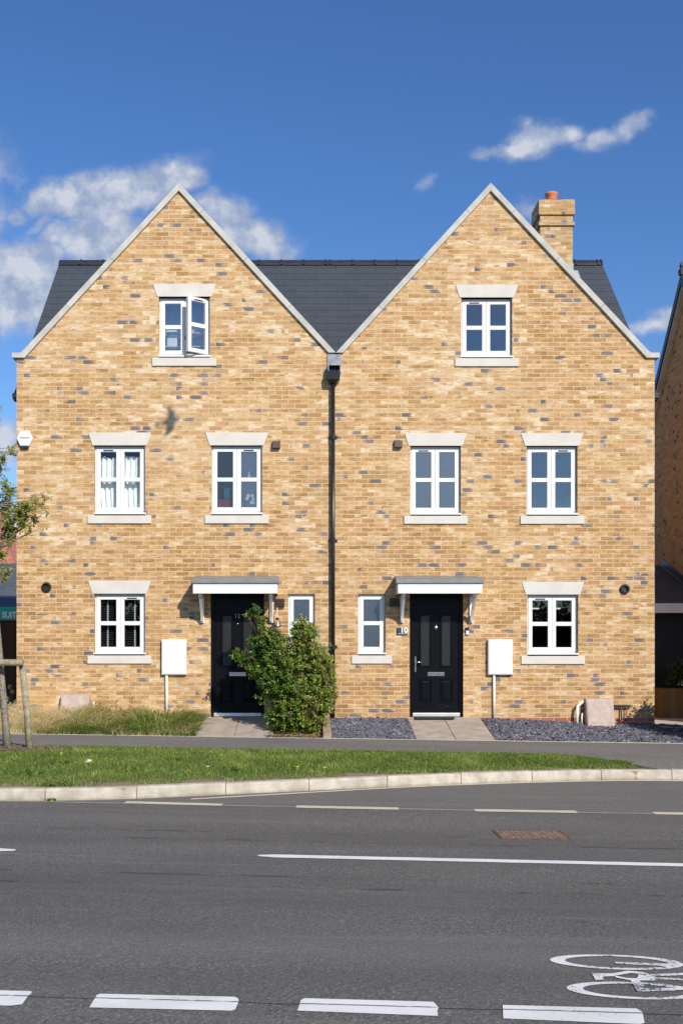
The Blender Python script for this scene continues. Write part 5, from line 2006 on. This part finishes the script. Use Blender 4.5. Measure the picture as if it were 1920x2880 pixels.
g = thing('red_roofed_house', 'red tiled house far behind the grey garage roof', 'house', (-11, 30, -0.3))
y0, y1 = 24.0, 29.0
ez, rz = at(0, 1640, y0).z, at(0, 1392, y1).z
xr1, xr0 = at(40, 0, y1).x, -24
m = MB()
m.box(xr0 + 0.3, at(60, 0, y0).x, y0 + 0.3, 34, -0.6, ez)
m.build('wall', M['brick_red'], g)
m = MB()
n = 22
xe = at(62, 0, y0).x
for i in range(n):
    t0, t1 = i / n, (i + 1) / n
    xa_, xb_ = xe + (xr1 - 1.2 - xe) * t0, xe + (xr1 - 1.2 - xe) * t1
    ya, yb_ = y0 + (y1 - y0) * t0, y0 + (y1 - y0) * t1
    za, zb_ = ez + (rz - ez) * t0, ez + (rz - ez) * t1
    m.add([(xr0, ya, za), (xa_, ya, za), (xa_, ya, za + 0.06), (xr0, ya, za + 0.06), (xb_, yb_, zb_ + 0.004), (xr0, yb_, zb_ + 0.004)], [(0, 1, 2, 3), (3, 2, 4, 5)])
m.add([(xe, y0, ez), (xe, 34, ez), (xr1 - 1.2, y1, rz)], [(0, 1, 2)])
m.add([(xr0, y1, rz), (xr1 - 1.2, y1, rz), (xe, 34, ez), (xr0, 34, ez)], [(0, 1, 2, 3)])
m.build('roof', M['red_tile'], g)

# dry shrub with pale flower heads by the fence
p = thing('dried_flower_plant', 'dried plant with pale round flower heads in front of the brown fence', 'plant', (-5.2, -0.3, 0))
m = MB()
rd = random.Random(3)
heads = [(28, 1932), (35, 1946), (14, 1956), (22, 1966), (40, 1975), (8, 1930), (30, 1985)]
base = at(20, 2030, 0.6)
for (px_, py_) in heads:
    q = at(px_, py_, 0.6)
    m.tube([base + Vector((rd.gauss(0, .05), 0, 0)), base.lerp(q, 0.6) + Vector((0.02, 0, 0)), q], 0.004, 5)
m.build('stem', M['bark'], p)
for (px_, py_) in heads:
    m = MB()
    c = at(px_, py_, 0.6)
    for _ in range(40):
        d = Vector((rd.gauss(0, 1), rd.gauss(0, 1), rd.gauss(0, 1))).normalized()
        leaf(m, c + d * 0.015, d, Vector((rd.gauss(0, 1), 0.3, 1)), 0.03, 0.012, rd.uniform(0.75, 1))
    m.build('flower_head', M['long_grass'], p)

# ------------------------------------------------------------------ right side: neighbouring house, garage, planter
XN = 8.02
nh = thing('neighbour_house', 'brown brick house with a steep dark verge, mostly in shade past the gap', 'house', (XN + 3, 4.2, -0.4))
ap_y, ap_z, ptch = 4.44, 9.05, 1.095
ef, eb = ap_y - 2.7, ap_y + 2.7
ez = ap_z - 2.7 * ptch
m = MB()
m.add([(XN, ef, -0.8), (XN, eb, -0.8), (XN, eb, ez), (XN, ap_y, ap_z - 0.12), (XN, ef, ez)], [(4, 3, 2, 1, 0)])
m.box(XN + 0.003, XN + 9, ef + 0.01, eb - 0.01, -0.8, ez - 0.05)
m.box(XN + 0.25, XN + 4.2, -1.5, ef, -0.8, 5.9)  # unseen front wing, added to cast shade on the planter and gap
m.build('wall', M['brick_brown'], nh)
m = MB()
o = 0.14
for sg in (-1, 1):
    ye = ap_y + sg * 2.85
    zel = ap_z - 2.85 * ptch
    v = [(XN - o, ap_y, ap_z), (XN + 9, ap_y, ap_z), (XN + 9, ye, zel), (XN - o, ye, zel)]
    v += [(x, y, z - 0.21) for x, y, z in v]
    fcs = [(0, 1, 2, 3), (7, 6, 5, 4), (0, 3, 7, 4), (3, 2, 6, 7)]
    m.add(v, fcs)
m.add([(XN + 0.2, -1.6, 5.85), (XN + 4.3, -1.6, 5.85), (XN + 4.3, ef + 0.3, 5.95), (XN + 0.2, ef + 0.3, 5.95)], [(0, 1, 2, 3)])
roof_n = m.build('roof', M['ridge'], nh)
m = MB()
for sg in (-1, 1):
    ye = ap_y + sg * 2.83
    zel = ap_z - 2.83 * ptch
    dn = 0.215
    m.add([(XN - o + 0.03, ap_y, ap_z - dn), (XN - o + 0.03, ye, zel - dn), (XN - o + 0.03, ye, zel - dn - 0.09), (XN - o + 0.03, ap_y, ap_z - dn - 0.09),
           (XN - 0.002, ap_y, ap_z - dn - 0.09), (XN - 0.002, ye, zel - dn - 0.09)], [(0, 1, 2, 3), (3, 2, 5, 4)])
m.build('barge_board', M['coping'], nh)
m = MB()
m.lathe((XN - o + 0.02, ap_y, ap_z - 0.03), [(0.06, 0), (0.07, 0.08), (0.03, 0.16), (0.045, 0.19), (0.004, 0.30)], 10)
m.build('finial', M['ridge'], roof_n)

gr = thing('carport', 'low dark slate roofed garage with a grey fascia in the gap beside the house', 'garage', (7, 5, -0.2))
gy0, gy1 = 3.1, 6.2
gz0, gz1 = at(0, 1708, gy0).z, at(0, 1590, gy1).z
m = MB()
m.add([(4.5, gy0 - 0.15, gz0), (XN - 0.003, gy0 - 0.15, gz0), (XN - 0.003, gy1, gz1), (4.5, gy1, gz1)], [(0, 1, 2, 3)])
m.add([(4.5, gy1, gz1), (XN - 0.003, gy1, gz1), (XN - 0.003, gy1 + 3, gz0), (4.5, gy1 + 3, gz0)], [(0, 1, 2, 3)])
m.build('roof', M['slate'], gr)
m = MB()
m.box(4.5, XN - 0.004, gy0 - 0.17, gy0 - 0.152, at(0, 1724, gy0 - .15).z, at(0, 1697, gy0 - .15).z)
m.build('fascia', M['upvc'], gr)
m = MB()
m.box(4.5, XN - 0.004, gy0 + 0.3, gy0 + 0.36, -0.4, gz0 - 0.02)
m.build('door', M['black_matt'], gr)
m = MB()
m.box(XN - 0.05, XN - 0.004, gy0 - 0.2, gy1, gz0 + 0.02, gz0 + 0.03)
for i in range(8):
    t0, t1 = i / 8, (i + 1) / 8
    ya, yb_ = gy0 - 0.15 + (gy1 - gy0) * t0, gy0 - 0.15 + (gy1 - gy0) * t1
    za, zb_ = gz0 + (gz1 - gz0) * t0, gz0 + (gz1 - gz0) * t1
    m.add([(XN - 0.02, ya, za), (XN - 0.02, yb_, zb_), (XN - 0.02, yb_, zb_ + 0.15), (XN - 0.02, ya, za + 0.15)], [(0, 1, 2, 3)])
m.build('flashing', M['ridge'], gr)

py_ = 2.3
a, b = at(1856, 0, py_).x, 7.7
zt_, zl_ = at(0, 1937, py_).z, -0.2
pl = thing('wooden_planter', 'brown boarded wooden planter box in the shade beside the house', 'planter', ((a + b) / 2, py_, zl_))
m = MB()
m.box(a, b, py_, py_ + 0.03, zl_, zt_)
m.box(a, a + 0.03, py_ + 0.031, py_ + 0.5, zl_, zt_)
m.box(b - 0.03, b, py_ + 0.031, py_ + 0.5, zl_, zt_)
m.box(a + 0.031, b - 0.031, py_ + 0.47, py_ + 0.5, zl_, zt_)
m.build('boards', M['planter_wood'], pl)
m = MB()
m.box(a + 0.031, b - 0.031, py_ + 0.031, py_ + 0.469, zl_, zt_ - 0.06)
m.build('soil', M['soil'], pl)
pp = thing('planter_shrub', 'dark leafy shrub growing in the wooden planter', 'plant', (a + 0.5, py_ + 0.25, zt_))
rp = random.Random(9)
bl = blobs_px([(1900, 1905, 30), (1915, 1880, 26), (1888, 1925, 20), (1935, 1900, 45), (1880, 1885, 8), (1875, 1875, 6), (1893, 1868, 8)], py_ + 0.25)
leafy('foliage', bl, 1500, 0.05, 0.016, M['leaf_dark'], pp, rp, lambda r_, b_, c_, rr: (lambda t: clamp(r_.gauss(0.5, 0.25), 0, 1)))

# low shrub just beyond the right edge that throws its shadow on the chippings
sh = thing('low_shrub', 'low rounded shrub on the slate chippings by the driveway', 'shrub', (6.65, -1.4, -0.25))
rl = random.Random(15)
bl = [(Vector((6.36, -1.45, 0.72)), 0.30), (Vector((6.58, -1.42, 0.88)), 0.32), (Vector((6.9, -1.4, 0.8)), 0.36), (Vector((6.55, -1.4, 0.45)), 0.42), (Vector((6.9, -1.4, 0.2)), 0.42), (Vector((6.42, -1.4, 0.12)), 0.34), (Vector((6.52, -0.95, 0.30)), 0.30), (Vector((6.95, -0.85, 0.15)), 0.42)]
leafy('foliage', [(c - Vector((0.10, 0, 0)), r) for c, r in bl], 13000, 0.06, 0.024, M['leaf_dark'], sh, rl, shrub_tip, 0.9, 0.15)
m = MB()
for c, r in bl:
    m.tube([Vector((6.65, -1.4, -0.28)), Vector((6.65, -1.4, -0.28)).lerp(c, 0.6), c], [0.014, 0.01, 0.004], 5)
m.build('stem', M['twig'], sh)

# bird passing in front of the wall; its shadow lies on the bricks
T = 5.95
bc = Vector((fx(391), 0, fz(967))) + Vector((SUN.x, SUN.y, SUN.z)) * (T / -SUN.y)
m = MB()
prof = [(0.0, -0.17), (0.025, -0.15), (0.045, -0.08), (0.05, 0.0), (0.04, 0.08), (0.03, 0.12), (0.026, 0.15), (0.008, 0.185), (0.0, 0.2)]
seg = 10
BS = 0.86
fwd = Vector((0.75, 0.5, -0.1)).normalized()
wing = Vector((0.25, 0.15, 0.9)).normalized()
wing = (wing - fwd * wing.dot(fwd)).normalized()
upv = fwd.cross(wing)
vs, fs = [], []
for r_, h_ in prof:
    for k in range(seg):
        an = 2 * math.pi * k / seg
        vs.append(bc + (fwd * h_ + (wing * math.cos(an) + upv * math.sin(an) * 0.85) * r_ * 1.15) * BS)
for i in range(len(prof) - 1):
    for k in range(seg):
        k2 = (k + 1) % seg
        fs.append((i * seg + k, i * seg + k2, (i + 1) * seg + k2, (i + 1) * seg + k))
m.add(vs, fs)
for sg in (-1, 1):
    pts = [(0.02, 0.08, -0.08, 0.0), (0.12, 0.085, -0.06, 0.03), (0.20, 0.045, -0.075, 0.02), (0.29, -0.05, -0.10, -0.01)]
    vs = []
    for s_, f0, f1, lift in pts:
        for ff, th in ((f0, 0.006), (f1, 0.002)):
            vs.append(bc + (wing * sg * s_ + fwd * ff + upv * (lift + th)) * BS)
            vs.append(bc + (wing * sg * s_ + fwd * ff + upv * (lift - th)) * BS)
    fs = []
    for i in range(3):
        a = i * 4
        fs += [(a, a + 4, a + 6, a + 2), (a + 1, a + 3, a + 7, a + 5), (a, a + 1, a + 5, a + 4), (a + 2, a + 6, a + 7, a + 3)]
    fs.append((12, 13, 15, 14))
    m.add(vs, fs)
tl = [bc + BS * q for q in (-fwd * 0.14 + wing * 0.02, -fwd * 0.14 - wing * 0.02, -fwd * 0.27 - wing * 0.05, -fwd * 0.27 + wing * 0.05)]
m.add([p + upv * 0.004 for p in tl] + [p - upv * 0.004 for p in tl], [(0, 1, 2, 3), (7, 6, 5, 4), (2, 3, 7, 6), (0, 3, 7, 4), (1, 2, 6, 5)])
tag(m.build('bird', M['skin_bird'], None), 'dark bird gliding high in front of the left hand gable', 'bird')

# distant tree belt across the street (seen only as reflections in the low windows)
m = MB()
rb = random.Random(2)
for i in range(46):
    x = -60 + i * 2.7
    c = Vector((x, -58 + rb.uniform(-3, 3), 1.3 + rb.uniform(-0.4, 0.8)))
    r = rb.uniform(2.4, 3.6)
    for _ in range(330):
        d = Vector((rb.gauss(0, 1), rb.gauss(0, 1), rb.gauss(0, 1))).normalized()
        leaf(m, c + d * r * rb.uniform(0.1, 1.0), Vector((rb.gauss(0, 1), rb.gauss(0, 1), rb.gauss(0, 1))), Vector((0, 0, 1)), 1.3, 0.5, rb.random())
kind(m.build('woodland', M['leaf_dark'], None), 'stuff')

# ------------------------------------------------------------------ sky, sun, camera
w = bpy.data.worlds.new('World')
SC.world = w
w.use_nodes = True
t = NT(w.node_tree)
sky = t.n('ShaderNodeTexSky', sky_type='NISHITA', sun_disc=False, sun_elevation=SUN_EL, sun_rotation=math.pi - SUN_AZ, altitude=50, air_density=1.0, dust_density=0.3, ozone_density=2.2)
hs = t.n('ShaderNodeHueSaturation', {'Hue': 0.505, 'Saturation': 1.18, 'Value': 1.0, 'Color': sky.outputs[0]})
bg = t.n('ShaderNodeBackground', {0: t.mix(1.0, hs.outputs[0], (0.90, 1.08, 1.30), 'MULTIPLY'), 1: 0.105}).outputs[0]
d = t.n('ShaderNodeTexCoord').outputs['Generated']
x, y, z = t.sep(d)
ys = t.m('MAXIMUM', y, 0.05)
u, v = t.m('DIVIDE', x, ys), t.m('DIVIDE', z, ys)
uv = t.comb(u, v, 0.0)
# cumulus puffs: (direction offsets right / up, half widths, strength, lean)
PUFF = [(214, 560, 150, 44, 1.0, -0.1), (367, 545, 125, 58, 1.05, -0.25), (459, 502, 85, 48, 1.0, -0.2), (525, 496, 48, 34, 0.85, 0.2), (117, 566, 70, 46, 0.95, -0.3), (28, 608, 40, 26, 0.75, 0.2),
        (115, 628, 45, 26, 0.72, -0.4), (170, 660, 60, 60, 0.62, -0.7), (275, 695, 100, 66, 1.05, 0.0), (330, 640, 60, 60, 0.7, 0.3), (60, 800, 115, 92, 1.15, 0.05), (128, 752, 60, 58, 1.0, 0.0), (-60, 820, 120, 90, 1.1, 0), (-150, 560, 140, 200, 1.0, 0),
        (640, 596, 66, 44, 0.9, 0.2), (716, 672, 88, 54, 1.05, 0.25), (660, 660, 50, 50, 0.8, 0.0),
        (1512, 388, 68, 44, 0.84, 0.1), (1397, 410, 75, 21, 0.56, -0.2), (1590, 390, 42, 28, 0.66, 0), (1480, 415, 60, 26, 0.8, 0.0), (1677, 404, 55, 27, 0.66, -0.2), (1768, 368, 55, 28, 0.66, -0.35), (1720, 388, 40, 24, 0.5, -0.3),
        (1182, 520, 26, 24, 0.46, -0.5), (1472, 590, 50, 34, 0.72, 0.1), (1830, 920, 90, 32, 0.62, -0.25), (1880, 880, 60, 26, 0.5, 0), (15, 1250, 60, 60, 0.8, 0)]


def density(uvn, su, sv):
    warp = t.n('ShaderNodeTexNoise', {'Vector': uvn, 'Scale': 14.0, 'Detail': 4.0, 'Roughness': 0.55}).outputs['Color']
    uw = t.vm('ADD', uvn, t.vm('MULTIPLY', t.vm('SUBTRACT', warp, (0.5, 0.5, 0.5)), (0.050, 0.040, 0.0)))
    uu, vv, _ = t.sep(uw)
    tot = None
    for (px, py, rx, ry, st, sh) in PUFF:
        du = t.m('SUBTRACT', uu, (px - CX) / FPX)
        dv = t.m('SUBTRACT', vv, (CY - py) / FPX)
        if sh:
            dv = t.m('ADD', dv, t.m('MULTIPLY', du, sh))
        a = t.m('DIVIDE', du, rx / FPX)
        b = t.m('DIVIDE', dv, ry / FPX)
        q = t.m('ADD', t.m('MULTIPLY', a, a), t.m('MULTIPLY', b, b))
        e = t.m('MULTIPLY', t.m('EXPONENT', t.m('MULTIPLY', q, -0.72)), st)
        tot = e if tot is None else t.m('MAXIMUM', tot, e)
    n1 = t.m('ADD', t.m('MULTIPLY', t.noise(uvn, 21.0, 3, 0.5), 0.5), t.m('MULTIPLY', t.noise(uvn, 52.0, 8, 0.62), 0.5))
    return t.m('ADD', tot, t.m('MULTIPLY', t.m('MULTIPLY', t.m('SUBTRACT', n1, 0.5), 1.7), t.mr(tot, 0.03, 0.4))), tot


dn, soft = density(uv, 0, 0)
mask = t.m('MULTIPLY', t.mr(dn, 0.10, 0.74), t.m('GREATER_THAN', y, 0.05))
# light and shade inside the puffs
off = t.vm('ADD', uv, (0.012, 0.016, 0.0))
n_a, n_b = t.noise(uv, 30.0, 6, 0.58), t.noise(off, 30.0, 6, 0.58)
lit = t.m('ADD', 0.50, t.m('MULTIPLY', t.m('SUBTRACT', n_a, n_b), 2.6), cl=True)
lit = t.m('MULTIPLY', lit, t.mr(dn, 0.35, 1.05, 0.72, 1.12))
ccol = t.ramp(lit, [(0.15, (0.33, 0.41, 0.59)), (0.5, (0.47, 0.53, 0.66)), (0.85, (0.65, 0.68, 0.76))])
# scattered cloud in the rest of the sky, seen in reflections
back = t.mr(t.noise(t.vm('DIVIDE', d, t.comb(t.m('ADD', t.m('ABSOLUTE', z), 0.25), t.m('ADD', t.m('ABSOLUTE', z), 0.25), t.m('ADD', t.m('ABSOLUTE', z), 0.25))), 5.5, 8, 0.6), 0.46, 0.70, 0.0, 0.6)
mask = t.m('ADD', mask, t.m('MULTIPLY', back, t.m('LESS_THAN', y, 0.0)), cl=True)
cl = t.n('ShaderNodeBackground', {0: ccol, 1: 1.0}).outputs[0]
mx = t.n('ShaderNodeMixShader', {0: t.m('MULTIPLY', mask, 0.92), 1: bg, 2: cl}).outputs[0]
o = t.n('ShaderNodeOutputWorld')
t.t.links.new(mx, o.inputs[0])

sun = bpy.data.lights.new('sun', 'SUN')
sun.energy = 5.0
sun.angle = R(0.53)
sun.color = (1.0, 0.93, 0.825)
so = bpy.data.objects.new('sun', sun)
COL.objects.link(so)
so.rotation_euler = (-SUN).to_track_quat('-Z', 'Y').to_euler()
so.location = (10, -20, 20)

cam = bpy.data.cameras.new('camera')
cam.sensor_fit = 'HORIZONTAL'
cam.sensor_width = 36.0
cam.lens = 36.0 * FPX / 1920.0
cam.shift_x = (960.0 - CX) / 1920.0
cam.shift_y = (CY - 1440.0) / 1920.0
cam.clip_start = 0.1
cam.clip_end = 2000
co = bpy.data.objects.new('camera', cam)
COL.objects.link(co)
co.location = (0, EYE_Y, EYE_Z)
co.rotation_euler = (R(90), 0, 0)
SC.camera = co

SC.view_settings.view_transform = 'Standard'
SC.view_settings.look = 'None'
SC.view_settings.exposure = 0.0
SC.view_settings.gamma = 1.0
SC.cycles.use_denoising = True
SC.cycles.max_bounces = 8
SC.cycles.transparent_max_bounces = 16
